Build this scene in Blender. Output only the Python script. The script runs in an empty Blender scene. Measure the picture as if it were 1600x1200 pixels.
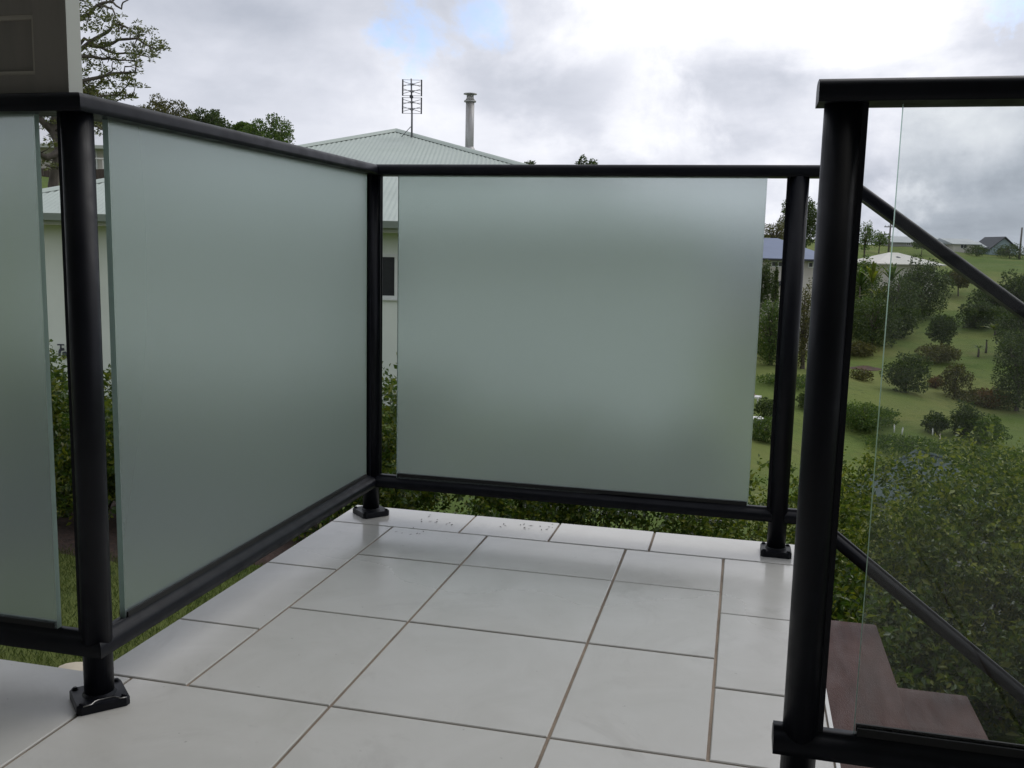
import bpy, bmesh, math, random
import numpy as np
from mathutils import Vector, Matrix

random.seed(7)
RNG = np.random.default_rng(11)
S = 0.4                      # one floor tile is 0.4 m
PI = math.pi
rad = math.radians
scene = bpy.context.scene
COL = scene.collection

# ------------------------------------------------------------------ camera
YAW, PITCH, ROLL = -0.236299955, 0.140733462, 0.0236524751
FPX = 1489.107
CAM = Vector((0.68182811, -2.30270937, 0.81949154))
_f = Vector((math.sin(YAW) * math.cos(PITCH), math.cos(YAW) * math.cos(PITCH), -math.sin(PITCH)))
_r = Vector((math.cos(YAW), -math.sin(YAW), 0))
_u = _r.cross(_f)
CR = math.cos(ROLL) * _r + math.sin(ROLL) * _u
CU = -math.sin(ROLL) * _r + math.cos(ROLL) * _u
camd = bpy.data.cameras.new('camera')
cam = bpy.data.objects.new('camera', camd)
COL.objects.link(cam)
camd.sensor_width = 36
camd.lens = 36 * FPX / 1600
camd.clip_start = 0.02
camd.clip_end = 20000
M = Matrix((CR, CU, -_f)).transposed().to_4x4()
M.translation = CAM
cam.matrix_world = M
scene.camera = cam

# ------------------------------------------------------------------ sky and sun
SUN_EL, SUN_AZ = 52.0, 38.0      # azimuth clockwise from +Y
world = bpy.data.worlds.new('World')
scene.world = world
world.use_nodes = True
nt = world.node_tree
nt.nodes.clear()


def ray(px, py):
    return ((px - 800) / FPX * CR - (py - 600) / FPX * CU + _f).normalized()


class NB:
    """small node builder"""
    def __init__(s, tree):
        s.t = tree

    def n(s, typ, **kw):
        nd = s.t.nodes.new(typ)
        for k, v in kw.items():
            setattr(nd, k, v)
        return nd

    def put(s, sock, v):
        if isinstance(v, bpy.types.NodeSocket):
            s.t.links.new(v, sock)
        else:
            sock.default_value = v

    def math(s, op, a, b=0.0, c=None, clamp=False):
        nd = s.n('ShaderNodeMath', operation=op, use_clamp=clamp)
        s.put(nd.inputs[0], a)
        s.put(nd.inputs[1], b)
        if c is not None:
            s.put(nd.inputs[2], c)
        return nd.outputs[0]

    def vmath(s, op, a, b=None, out=0):
        nd = s.n('ShaderNodeVectorMath', operation=op)
        s.put(nd.inputs[0], a)
        if b is not None:
            s.put(nd.inputs[1], b)
        return nd.outputs[out]

    def smooth(s, v, lo, hi, a=0.0, b=1.0):
        nd = s.n('ShaderNodeMapRange', interpolation_type='SMOOTHSTEP')
        s.put(nd.inputs[0], v)
        nd.inputs[1].default_value = lo
        nd.inputs[2].default_value = hi
        nd.inputs[3].default_value = a
        nd.inputs[4].default_value = b
        return nd.outputs[0]

    def lin(s, v, lo, hi, a=0.0, b=1.0):
        nd = s.n('ShaderNodeMapRange')
        s.put(nd.inputs[0], v)
        nd.inputs[1].default_value = lo
        nd.inputs[2].default_value = hi
        nd.inputs[3].default_value = a
        nd.inputs[4].default_value = b
        return nd.outputs[0]

    def noise(s, vec, scale, detail=4.0, rough=0.5, dist=0.0, out=0):
        nd = s.n('ShaderNodeTexNoise')
        if vec is not None:
            s.put(nd.inputs['Vector'], vec)
        nd.inputs['Scale'].default_value = scale
        nd.inputs['Detail'].default_value = detail
        nd.inputs['Roughness'].default_value = rough
        nd.inputs['Distortion'].default_value = dist
        return nd.outputs[out]

    def mix(s, fac, a, b, typ='MIX'):
        nd = s.n('ShaderNodeMix', data_type='RGBA', blend_type=typ)
        s.put(nd.inputs[0], fac)
        s.put(nd.inputs[6], a)
        s.put(nd.inputs[7], b)
        return nd.outputs[2]


b = NB(nt)
out = b.n('ShaderNodeOutputWorld')
bg = b.n('ShaderNodeBackground')
bg.inputs['Strength'].default_value = 0.1
sky = b.n('ShaderNodeTexSky', sky_type='NISHITA')
sky.sun_disc = False
sky.sun_elevation = rad(SUN_EL)
sky.sun_rotation = rad(SUN_AZ)
sky.altitude = 50
sky.air_density = 1.0
sky.dust_density = 1.2
tc = b.n('ShaderNodeTexCoord')
d = tc.outputs['Generated']
sep = b.n('ShaderNodeSeparateXYZ')
b.put(sep.inputs[0], d)
zc = b.math('MAXIMUM', sep.outputs[2], 0.0)
den = b.math('ADD', zc, 0.16)
cmb = b.n('ShaderNodeCombineXYZ')
b.put(cmb.inputs[0], b.math('DIVIDE', sep.outputs[0], den))
b.put(cmb.inputs[1], b.math('DIVIDE', sep.outputs[1], den))
b.put(cmb.inputs[2], b.math('MULTIPLY', sep.outputs[2], 2.2))
pc = cmb.outputs[0]
n1 = b.noise(pc, 0.75, 5, 0.5, 0.1)
n2 = b.noise(pc, 1.9, 7, 0.55, 0.15)
puff = b.noise(d, 4.2, 9, 0.60, 0.35)


def lobe(px, py, wide):
    v = ray(px, py)
    dt = b.vmath('DOT_PRODUCT', d, (v.x, v.y, v.z), out=1)
    # wobble the edge so that the bank has cloud-like borders
    dt = b.math('ADD', dt, b.math('MULTIPLY', b.math('SUBTRACT', puff, 0.5), 0.035 * wide / 12.0 + 0.006))
    return b.smooth(dt, math.cos(rad(wide * 1.25)), 1.0)


br = b.math('ADD', 0.675, b.math('MULTIPLY', b.math('SUBTRACT', n1, 0.5), 0.36))
br = b.math('ADD', br, b.math('MULTIPLY', b.math('SUBTRACT', n2, 0.5), 0.26))
br = b.math('ADD', br, b.math('MULTIPLY', b.math('SUBTRACT', puff, 0.5), 0.62))
for (px, py, wd, k) in ((1090, 90, 11, 0.13), (860, 70, 8, 0.10), (1040, 225, 3.6, 0.16), (1460, 40, 8, 0.16),
                        (330, 60, 11, -0.08), (1500, 290, 7.5, -0.20), (830, 210, 5.0, -0.16), (1120, 190, 5, -0.05), (1360, 345, 2.2, 0.16)):
    br = b.math('ADD', br, b.math('MULTIPLY', lobe(px, py, wd), k))
bill = b.smooth(b.noise(b.vmath('MULTIPLY', d, (1.0, 1.0, 1.7)), 3.1, 10, 0.55, 0.25), 0.40, 0.60)
wide = b.math('MAXIMUM', lobe(1080, 90, 17), lobe(1500, 40, 12))
br = b.math('ADD', br, b.math('MULTIPLY', wide, b.math('MULTIPLY', b.math('SUBTRACT', bill, 0.30), 0.36)))
br = b.math('MINIMUM', b.math('MAXIMUM', br, 0.30), 0.95)
cr = b.n('ShaderNodeValToRGB')
b.put(cr.inputs[0], b.lin(br, 0.2, 1.1))
el = cr.color_ramp.elements
el[0].position, el[0].color = 0.0, (0.22, 0.245, 0.29, 1)
el[1].position, el[1].color = 1.0, (1.05, 1.05, 1.07, 1)
for pos, c in ((0.30, (0.42, 0.45, 0.52)), (0.55, (0.64, 0.66, 0.73)), (0.8, (0.86, 0.87, 0.92))):
    e = cr.color_ramp.elements.new(pos)
    e.color = (*c, 1)
cloud = b.vmath('MULTIPLY', cr.outputs[0], (10, 10, 10))
gap = b.math('MAXIMUM', b.math('MULTIPLY', lobe(715, -14, 4.6), 1.2), b.math('MAXIMUM', b.math('MULTIPLY', lobe(1600, 0, 3.2), 1.15), b.math('MULTIPLY', lobe(1005, -60, 3.0), 0.2)))
hole = b.smooth(b.math('ADD', puff, b.math('MULTIPLY', gap, 0.34)), 0.68, 1.0)
blue = b.mix(1.0, sky.outputs[0], (1.30, 1.45, 1.75, 1), 'MULTIPLY')
colr = b.mix(b.math('MULTIPLY', hole, 0.72), cloud, blue)
b.put(bg.inputs['Color'], colr)
nt.links.new(bg.outputs[0], out.inputs[0])

sun_d = bpy.data.lights.new('sun', 'SUN')
sun_d.energy = 0.9
sun_d.angle = rad(40)
sun_d.color = (1.0, 0.97, 0.93)
sun = bpy.data.objects.new('sun', sun_d)
COL.objects.link(sun)
_sd = Vector((math.sin(rad(SUN_AZ)) * math.cos(rad(SUN_EL)), math.cos(rad(SUN_AZ)) * math.cos(rad(SUN_EL)), math.sin(rad(SUN_EL))))
sun.rotation_euler = _sd.to_track_quat('Z', 'Y').to_euler()
sun.location = (0, 0, 30)

scene.view_settings.view_transform = 'Standard'
scene.view_settings.look = 'None'
scene.view_settings.exposure = 0.25
scene.view_settings.gamma = 1.0
scene.view_settings.use_curve_mapping = False
scene.render.engine = 'CYCLES'
scene.cycles.use_denoising = True
scene.cycles.max_bounces = 14
scene.cycles.transparent_max_bounces = 24
scene.cycles.transmission_bounces = 10
scene.cycles.sample_clamp_indirect = 6.0


# ------------------------------------------------------------------ helpers
def tag(o, label=None, cat=None, group=None, kind=None):
    if label:
        o['label'] = label
    if cat:
        o['category'] = cat
    if group:
        o['group'] = group
    if kind:
        o['kind'] = kind
    return o


def empty(name, loc=(0, 0, 0), rz=0.0, label=None, cat=None, group=None):
    o = bpy.data.objects.new(name, None)
    COL.objects.link(o)
    o.location = loc
    o.rotation_euler = (0, 0, rz)
    o.empty_display_size = 0.2
    return tag(o, label, cat, group)


def link(name, me, mat=None, parent=None, loc=None, rot=None):
    o = bpy.data.objects.new(name, me)
    COL.objects.link(o)
    if mat is not None and len(me.materials) == 0:
        me.materials.append(mat)
    if parent is not None:
        o.parent = parent
    if loc is not None:
        o.location = loc
    if rot is not None:
        o.rotation_euler = rot
    return o


class MB:
    """collects shapes and links them as one mesh object"""
    def __init__(s):
        s.v, s.f, s.mi, s.sm = [], [], [], []

    def add(s, vs, fs, mi=0, smooth=False):
        o = len(s.v)
        s.v += [tuple(v) for v in vs]
        for f in fs:
            s.f.append(tuple(i + o for i in f))
            s.mi.append(mi)
            s.sm.append(smooth)
        return s

    def box(s, lo, hi, mi=0, ch=0.0):
        x0, y0, z0 = lo
        x1, y1, z1 = hi
        if ch <= 0:
            vs = [(x0, y0, z0), (x1, y0, z0), (x1, y1, z0), (x0, y1, z0), (x0, y0, z1), (x1, y0, z1), (x1, y1, z1), (x0, y1, z1)]
            fs = [(3, 2, 1, 0), (4, 5, 6, 7), (0, 1, 5, 4), (1, 2, 6, 5), (2, 3, 7, 6), (3, 0, 4, 7)]
        else:
            vs = [(x0, y0, z0), (x1, y0, z0), (x1, y1, z0), (x0, y1, z0),
                  (x0, y0, z1 - ch), (x1, y0, z1 - ch), (x1, y1, z1 - ch), (x0, y1, z1 - ch),
                  (x0 + ch, y0 + ch, z1), (x1 - ch, y0 + ch, z1), (x1 - ch, y1 - ch, z1), (x0 + ch, y1 - ch, z1)]
            fs = [(3, 2, 1, 0), (8, 9, 10, 11)]
            for k in range(4):
                j = (k + 1) % 4
                fs.append((k, j, 4 + j, 4 + k))
                fs.append((4 + k, 4 + j, 8 + j, 8 + k))
        return s.add(vs, fs, mi)

    def tube(s, pts, rads, n=10, mi=0, caps=True):
        pts = [Vector(p) for p in pts]
        if not hasattr(rads, '__len__'):
            rads = [rads] * len(pts)
        vs, fs = [], []
        ref = None
        for i, p in enumerate(pts):
            t = (pts[min(i + 1, len(pts) - 1)] - pts[max(i - 1, 0)]).normalized()
            if ref is None:
                ref = t.orthogonal().normalized()
            ref = (ref - t * ref.dot(t))
            if ref.length < 1e-6:
                ref = t.orthogonal()
            ref.normalize()
            bi = t.cross(ref)
            for k in range(n):
                a = 2 * PI * k / n
                vs.append(p + (ref * math.cos(a) + bi * math.sin(a)) * rads[i])
        for i in range(len(pts) - 1):
            for k in range(n):
                j = (k + 1) % n
                fs.append((i * n + k, i * n + j, (i + 1) * n + j, (i + 1) * n + k))
        s.add(vs, fs, mi, True)
        if caps:
            o = len(s.v) - len(vs)
            s.f.append(tuple(o + k for k in reversed(range(n))))
            s.f.append(tuple(o + (len(pts) - 1) * n + k for k in range(n)))
            s.mi += [mi, mi]
            s.sm += [False, False]
        return s

    def sweep(s, pts, prof, mi=0, up=Vector((0, 0, 1)), smooth=False, before=None, after=None):
        """profile of (side, height) swept along a polyline with mitred bends"""
        pts = [Vector(p) for p in pts]
        m = len(prof)
        vs, fs = [], []
        for i, p in enumerate(pts):
            a = (pts[i] - pts[i - 1]).normalized() if i > 0 else (Vector(before) if before else None)
            c = (pts[i + 1] - pts[i]).normalized() if i < len(pts) - 1 else (Vector(after) if after else None)
            t = (a + c).normalized() if a is not None and c is not None else (a or c)
            sc = 1.0 if a is None or c is None else 1.0 / max(0.2, t.dot(a))
            side = t.cross(up).normalized()
            upv = side.cross(t).normalized()
            bent_h = abs((a or c).z - (c or a).z) > 1e-4
            for (q, h) in prof:
                vs.append(p + side * q * (1.0 if bent_h else sc) + upv * h * (sc if bent_h else 1.0))
        for i in range(len(pts) - 1):
            for k in range(m):
                j = (k + 1) % m
                fs.append((i * m + k, (i + 1) * m + k, (i + 1) * m + j, i * m + j))
        s.add(vs, fs, mi, smooth)
        for i in range(len(pts) - 1):          # the flat underside keeps a crisp edge
            s.sm[len(s.sm) - 1 - i * m] = False
        s.add(vs[:m], [tuple(range(m))], mi)
        s.add(vs[-m:], [tuple(reversed(range(m)))], mi)
        return s

    def mesh(s, name):
        me = bpy.data.meshes.new(name)
        me.from_pydata(s.v, [], s.f)
        me.polygons.foreach_set('material_index', s.mi)
        me.polygons.foreach_set('use_smooth', s.sm)
        me.update()
        return me

    def build(s, name, mat, parent=None, loc=None, rot=None):
        me = s.mesh(name)
        for m in (mat if isinstance(mat, (list, tuple)) else [mat]):
            me.materials.append(m)
        return link(name, me, None, parent, loc, rot)


# ------------------------------------------------------------------ materials
def new_mat(name):
    m = bpy.data.materials.new(name)
    m.use_nodes = True
    m.node_tree.nodes.clear()
    nb = NB(m.node_tree)
    o = nb.n('ShaderNodeOutputMaterial')
    return m, nb, o


def std(name, col, col2=None, scale=6.0, rough=0.5, rough2=None, bump=0.0, bscale=60.0, metallic=0.0, spec=0.5,
        stretch=None, detail=5.0, coat=0.0, lo=0.35, hi=0.65):
    m, nb, o = new_mat(name)
    p = nb.n('ShaderNodeBsdfPrincipled')
    tc = nb.n('ShaderNodeTexCoord')
    v = tc.outputs['Object']
    if stretch:
        mp = nb.n('ShaderNodeMapping')
        nb.put(mp.inputs[0], v)
        mp.inputs['Scale'].default_value = stretch
        v = mp.outputs[0]
    ns = nb.noise(v, scale, detail, 0.6)
    fac = nb.lin(ns, lo, hi)
    nb.put(p.inputs['Base Color'], nb.mix(fac, (*col, 1), (*(col2 or col), 1)))
    if rough2 is None:
        p.inputs['Roughness'].default_value = rough
    else:
        nb.put(p.inputs['Roughness'], nb.lin(nb.noise(v, scale * 1.7, 4), lo, hi, rough, rough2))
    p.inputs['Metallic'].default_value = metallic
    p.inputs['Specular IOR Level'].default_value = spec
    if coat:
        p.inputs['Coat Weight'].default_value = coat
        p.inputs['Coat Roughness'].default_value = 0.12
    if bump:
        bp = nb.n('ShaderNodeBump')
        bp.inputs['Strength'].default_value = bump
        bp.inputs['Distance'].default_value = 0.01
        nb.put(bp.inputs['Height'], nb.noise(v, bscale, 6, 0.6))
        nb.put(p.inputs['Normal'], bp.outputs[0])
    nb.t.links.new(p.outputs[0], o.inputs[0])
    return m


def leaf_mat(name, c1, c2, c3, gloss=0.35, trans=0.35):
    m, nb, o = new_mat(name)
    g = nb.n('ShaderNodeNewGeometry')
    r = nb.n('ShaderNodeValToRGB')
    nb.put(r.inputs[0], g.outputs['Random Per Island'])
    e = r.color_ramp.elements
    e[0].color = (*c1, 1)
    e[1].color = (*c3, 1)
    e[1].position = 0.97
    k = r.color_ramp.elements.new(0.55)
    k.color = (*c2, 1)
    tc = nb.n('ShaderNodeTexCoord')
    cl = nb.mix(nb.lin(nb.noise(tc.outputs['Object'], 4.5, 3), 0.35, 0.65, 0.0, 0.7), r.outputs[0], nb.mix(1.0, r.outputs[0], (1.35, 1.2, 0.7, 1), 'MULTIPLY'))
    p = nb.n('ShaderNodeBsdfPrincipled')
    nb.put(p.inputs['Base Color'], cl)
    p.inputs['Roughness'].default_value = gloss
    p.inputs['Specular IOR Level'].default_value = 0.35
    t = nb.n('ShaderNodeBsdfTranslucent')
    nb.put(t.inputs[0], nb.mix(1.0, cl, (1.5, 1.7, 0.6, 1), 'MULTIPLY'))
    mx = nb.n('ShaderNodeMixShader')
    mx.inputs[0].default_value = trans
    nb.t.links.new(p.outputs[0], mx.inputs[1])
    nb.t.links.new(t.outputs[0], mx.inputs[2])
    nb.t.links.new(mx.outputs[0], o.inputs[0])
    return m


MAT = {}
MAT['black'] = std('black powder coat', (0.0045, 0.0052, 0.0085), (0.0080, 0.0088, 0.0130), 14, 0.36, 0.50, 0.012, 700, spec=0.20)
MAT['rubber'] = std('black rubber', (0.012, 0.012, 0.012), None, 5, 0.7)
MAT['steel'] = std('bare steel', (0.45, 0.44, 0.42), (0.3, 0.29, 0.28), 30, 0.35, metallic=1.0)
MAT['grout'] = std('grout', (0.34, 0.27, 0.205), (0.19, 0.15, 0.115), 7, 0.9, bump=0.4, bscale=300)
MAT['slab'] = std('deck edge', (0.30, 0.29, 0.27), (0.22, 0.21, 0.2), 4, 0.85, bump=0.3)
MAT['white_trim'] = std('white trim', (0.72, 0.72, 0.70), (0.62, 0.61, 0.58), 8, 0.4)
MAT['timber'] = std('red stained timber', (0.088, 0.034, 0.026), (0.046, 0.022, 0.018), 3.0, 0.55, 0.8, 0.4, 60, stretch=(7, 1.6, 7), detail=6, lo=.25, hi=.75)
MAT['screen_face'] = std('taupe painted timber', (0.25, 0.228, 0.20), (0.205, 0.19, 0.168), 4, 0.5, 0.6, 0.06, 60, stretch=(4, 4, 0.6))
MAT['screen_edge'] = std('pale lit edge', (0.48, 0.50, 0.45), (0.44, 0.455, 0.41), 5, 0.5)  # pale grey-green edge, with the lit side's brightness put into the colour
MAT['screen_bead'] = std('lighter bead', (0.42, 0.39, 0.33), (0.36, 0.33, 0.28), 6, 0.5)  # bead in a lighter tone than the screen face
MAT['roof_green'] = std('pale green steel roofing', (0.40, 0.455, 0.405), (0.36, 0.41, 0.365), 0.9, 0.42, 0.55, spec=0.4)
MAT['gutter_green'] = std('grey green gutter', (0.17, 0.205, 0.165), (0.15, 0.18, 0.145), 2, 0.45)
MAT['fascia'] = std('pale green fascia', (0.40, 0.43, 0.37), (0.36, 0.39, 0.34), 2, 0.5)
MAT['wall_green'] = std('pale green render', (0.68, 0.72, 0.65), (0.62, 0.66, 0.595), 1.2, 0.85, bump=0.1, bscale=90)
MAT['soffit'] = std('soffit', (0.55, 0.56, 0.52), (0.5, 0.5, 0.47), 2, 0.8)
MAT['win_frame'] = std('white window frame', (0.68, 0.70, 0.68), (0.6, 0.62, 0.6), 6, 0.4)
MAT['win_glass'] = std('dark window glass', (0.022, 0.024, 0.026), (0.034, 0.036, 0.04), 12, 0.22, stretch=(1, 1, 30))
MAT['white_wall'] = std('cream wall', (0.58, 0.55, 0.50), (0.50, 0.47, 0.43), 0.7, 0.85)
MAT['white_roof'] = std('white roofing', (0.62, 0.63, 0.64), (0.54, 0.55, 0.56), 0.8, 0.5)
MAT['cream_roof'] = std('cream roofing', (0.58, 0.56, 0.50), (0.50, 0.48, 0.43), 0.8, 0.55)
MAT['blue_roof'] = std('blue steel roofing', (0.085, 0.125, 0.22), (0.07, 0.105, 0.19), 0.6, 0.45)
MAT['teal_wall'] = std('blue green wall', (0.30, 0.37, 0.41), (0.25, 0.32, 0.36), 0.7, 0.8)
MAT['grey_wall'] = std('grey wall', (0.36, 0.36, 0.35), (0.29, 0.29, 0.29), 0.7, 0.85)
MAT['grey_roof'] = std('grey roofing', (0.40, 0.42, 0.43), (0.33, 0.35, 0.36), 0.6, 0.55)
MAT['shed_roof'] = std('weathered shed roofing', (0.12, 0.15, 0.145), (0.085, 0.11, 0.105), 1.4, 0.85, spec=0.12)
MAT['dark_trim'] = std('dark trim', (0.03, 0.034, 0.045), None, 3, 0.6)
MAT['brown_fence'] = std('brown fence timber', (0.085, 0.062, 0.05), (0.05, 0.038, 0.03), 3, 0.85, stretch=(5, 5, 0.4))
MAT['galv'] = std('galvanised flue', (0.42, 0.42, 0.42), (0.30, 0.285, 0.27), 3.0, 0.42, 0.6, metallic=0.55, stretch=(3, 3, 0.5))
MAT['aerial'] = std('aerial metal', (0.16, 0.16, 0.17), None, 3, 0.5, metallic=0.4)
MAT['aerial_dark'] = std('aerial plastic', (0.03, 0.03, 0.035), None, 3, 0.5)
MAT['pole'] = std('weathered pole', (0.17, 0.155, 0.14), (0.11, 0.10, 0.095), 2, 0.9, stretch=(4, 4, 0.3))
MAT['bark'] = std('grey bark', (0.115, 0.098, 0.08), (0.06, 0.05, 0.042), 5, 0.95, bump=0.6, bscale=25, stretch=(2, 2, 0.6))
MAT['twig'] = std('brown twig', (0.075, 0.055, 0.038), (0.045, 0.034, 0.024), 9, 0.9)
MAT['mulch'] = std('bark mulch', (0.065, 0.037, 0.027), (0.022, 0.015, 0.012), 38, 0.95, bump=1.0, bscale=45, detail=8)
MAT['stone'] = std('cream stone', (0.52, 0.46, 0.36), (0.40, 0.35, 0.27), 7, 0.8, bump=0.3)
MAT['house_wall'] = std('taupe weatherboard', (0.30, 0.30, 0.295), (0.26, 0.26, 0.255), 2, 0.7)
MAT['ceiling'] = std('verandah ceiling', (0.62, 0.61, 0.57), (0.56, 0.55, 0.52), 2, 0.8)
MAT['white_plastic'] = std('white plastic', (0.72, 0.72, 0.70), (0.6, 0.6, 0.58), 4, 0.5)
MAT['red'] = std('red paint', (0.22, 0.03, 0.03), None, 4, 0.5)
MAT['litter'] = std('dead leaf', (0.055, 0.045, 0.035), (0.03, 0.026, 0.022), 20, 0.9)
MAT['far_hill'] = std('hazy wooded hill', (0.10, 0.135, 0.15), (0.085, 0.115, 0.135), 0.004, 0.95)  # blue of distance haze put into the base colour
MAT['dry_mound'] = std('red brown mulch', (0.105, 0.062, 0.045), (0.06, 0.042, 0.03), 3, 0.95, bump=0.8, bscale=10)

LEAF_HEDGE = leaf_mat('hedge leaf', (0.028, 0.055, 0.015), (0.055, 0.095, 0.021), (0.16, 0.175, 0.035), 0.32, 0.30)
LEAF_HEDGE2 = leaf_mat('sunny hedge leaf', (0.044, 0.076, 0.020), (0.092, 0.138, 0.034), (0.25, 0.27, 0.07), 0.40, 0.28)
LEAF_DARK = leaf_mat('dark tree leaf', (0.026, 0.046, 0.019), (0.044, 0.070, 0.027), (0.085, 0.115, 0.042), 0.5, 0.25)
LEAF_MID = leaf_mat('mid green leaf', (0.036, 0.068, 0.022), (0.060, 0.105, 0.032), (0.12, 0.165, 0.05), 0.5, 0.3)
LEAF_OLIVE = leaf_mat('olive leaf', (0.05, 0.055, 0.026), (0.075, 0.078, 0.034), (0.12, 0.11, 0.05), 0.6, 0.25)
LEAF_YEL = leaf_mat('yellow green leaf', (0.06, 0.085, 0.02), (0.105, 0.13, 0.03), (0.19, 0.19, 0.05), 0.45, 0.35)
LEAF_RUST = leaf_mat('rusty grass', (0.10, 0.055, 0.032), (0.13, 0.08, 0.045), (0.17, 0.12, 0.07), 0.7, 0.2)
LEAF_FIG = leaf_mat('fig leaf', (0.045, 0.06, 0.026), (0.085, 0.10, 0.04), (0.15, 0.16, 0.075), 0.32, 0.3)
GRASS = leaf_mat('grass blade', (0.030, 0.052, 0.013), (0.050, 0.080, 0.019), (0.10, 0.12, 0.035), 0.55, 0.25)


def tile_mat():
    m, nb, o = new_mat('pale glazed porcelain')
    p = nb.n('ShaderNodeBsdfPrincipled')
    tc = nb.n('ShaderNodeTexCoord')
    oi = nb.n('ShaderNodeObjectInfo')
    off = nb.vmath('SCALE', (13.0, 7.0, 3.0))
    sc = off.node
    nb.put(sc.inputs['Scale'], oi.outputs['Random'])
    v = nb.vmath('ADD', tc.outputs['Object'], off)
    g = nb.n('ShaderNodeNewGeometry')
    c = nb.mix(nb.lin(nb.noise(v, 5, 6, 0.65, 0.6), 0.3, 0.7), (0.50, 0.49, 0.455, 1), (0.575, 0.565, 0.535, 1))
    c = nb.mix(nb.lin(oi.outputs['Random'], 0, 1, 0.0, 0.10), c, (0.42, 0.415, 0.40, 1))
    # scuffs and dried water marks
    st = nb.lin(nb.noise(g.outputs['Position'], 3.2, 7, 0.7, 1.2), 0.56, 0.74, 0.0, 0.38)
    c = nb.mix(st, c, (0.31, 0.295, 0.27, 1))
    sp = nb.lin(nb.noise(g.outputs['Position'], 42, 3, 0.6), 0.70, 0.76, 0.0, 0.5)
    c = nb.mix(sp, c, (0.16, 0.15, 0.135, 1))
    nb.put(p.inputs['Base Color'], c)
    # the strip below the open edge is still wet from rain
    s2 = nb.n('ShaderNodeSeparateXYZ')
    nb.put(s2.inputs[0], g.outputs['Position'])
    wet = nb.smooth(nb.math('ADD', s2.outputs[1], nb.lin(nb.noise(g.outputs['Position'], 3.5, 4), 0.3, 0.7, -0.2, 0.2)), -0.55, 0.30)
    dry = nb.lin(nb.noise(g.outputs['Position'], 7, 5), 0.3, 0.7, 0.34, 0.50)
    mr = nb.n('ShaderNodeMix', data_type='FLOAT')
    nb.put(mr.inputs[0], wet)
    nb.put(mr.inputs[2], dry)
    mr.inputs[3].default_value = 0.16
    nb.put(p.inputs['Roughness'], mr.outputs[0])
    p.inputs['Specular IOR Level'].default_value = 0.5
    bp = nb.n('ShaderNodeBump')
    bp.inputs['Strength'].default_value = 0.06
    bp.inputs['Distance'].default_value = 0.004
    nb.put(bp.inputs['Height'], nb.noise(v, 24, 5))
    nb.put(p.inputs['Normal'], bp.outputs[0])
    nb.t.links.new(p.outputs[0], o.inputs[0])
    return m


MAT['tile'] = tile_mat()


def frost_mat():
    m, nb, o = new_mat('acid etched glass')
    tc = nb.n('ShaderNodeTexCoord')
    r = nb.n('ShaderNodeBsdfRefraction')
    r.inputs['Color'].default_value = (0.918, 0.961, 0.955, 1)
    r.inputs['Roughness'].default_value = 0.265
    r.inputs['IOR'].default_value = 1.45
    t = nb.n('ShaderNodeBsdfTranslucent')
    t.inputs[0].default_value = (0.80, 0.885, 0.875, 1)
    df = nb.n('ShaderNodeBsdfDiffuse')
    df.inputs[0].default_value = (0.62, 0.71, 0.705, 1)
    gl = nb.n('ShaderNodeBsdfGlossy')
    gl.inputs['Roughness'].default_value = 0.38
    fr = nb.n('ShaderNodeFresnel')
    fr.inputs[0].default_value = 1.35

    def mx(f, a, c):
        n = nb.n('ShaderNodeMixShader')
        nb.put(n.inputs[0], f)
        nb.t.links.new(a, n.inputs[1])
        nb.t.links.new(c, n.inputs[2])
        return n.outputs[0]
    body = mx(0.16, r.outputs[0], t.outputs[0])
    body = mx(0.13, body, df.outputs[0])
    body = mx(nb.math('MULTIPLY', fr.outputs[0], 0.6), body, gl.outputs[0])
    nb.t.links.new(body, o.inputs[0])
    return m


def clear_mat():
    m, nb, o = new_mat('clear toughened glass')
    t = nb.n('ShaderNodeBsdfTransparent')
    t.inputs[0].default_value = (0.95, 0.965, 0.955, 1)
    gl = nb.n('ShaderNodeBsdfGlossy')
    gl.inputs['Roughness'].default_value = 0.01
    fr = nb.n('ShaderNodeFresnel')
    fr.inputs[0].default_value = 1.5
    mxx = nb.n('ShaderNodeMixShader')
    nb.put(mxx.inputs[0], fr.outputs[0])
    nb.t.links.new(t.outputs[0], mxx.inputs[1])
    nb.t.links.new(gl.outputs[0], mxx.inputs[2])
    nb.t.links.new(mxx.outputs[0], o.inputs[0])
    return m


MAT['frost'] = frost_mat()
MAT['clear'] = clear_mat()


def edge_mat():
    m, nb, o = new_mat('ground glass edge')
    t = nb.n('ShaderNodeBsdfRefraction')
    t.inputs['Color'].default_value = (0.72, 0.92, 0.83, 1)
    t.inputs['Roughness'].default_value = 0.6
    t.inputs['IOR'].default_value = 1.25
    df = nb.n('ShaderNodeBsdfDiffuse')
    df.inputs[0].default_value = (0.62, 0.78, 0.71, 1)
    mm = nb.n('ShaderNodeMixShader')
    mm.inputs[0].default_value = 0.45
    nb.t.links.new(t.outputs[0], mm.inputs[1])
    nb.t.links.new(df.outputs[0], mm.inputs[2])
    nb.t.links.new(mm.outputs[0], o.inputs[0])
    return m


MAT['edge'] = edge_mat()
MAT['water'] = clear_mat()


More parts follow.
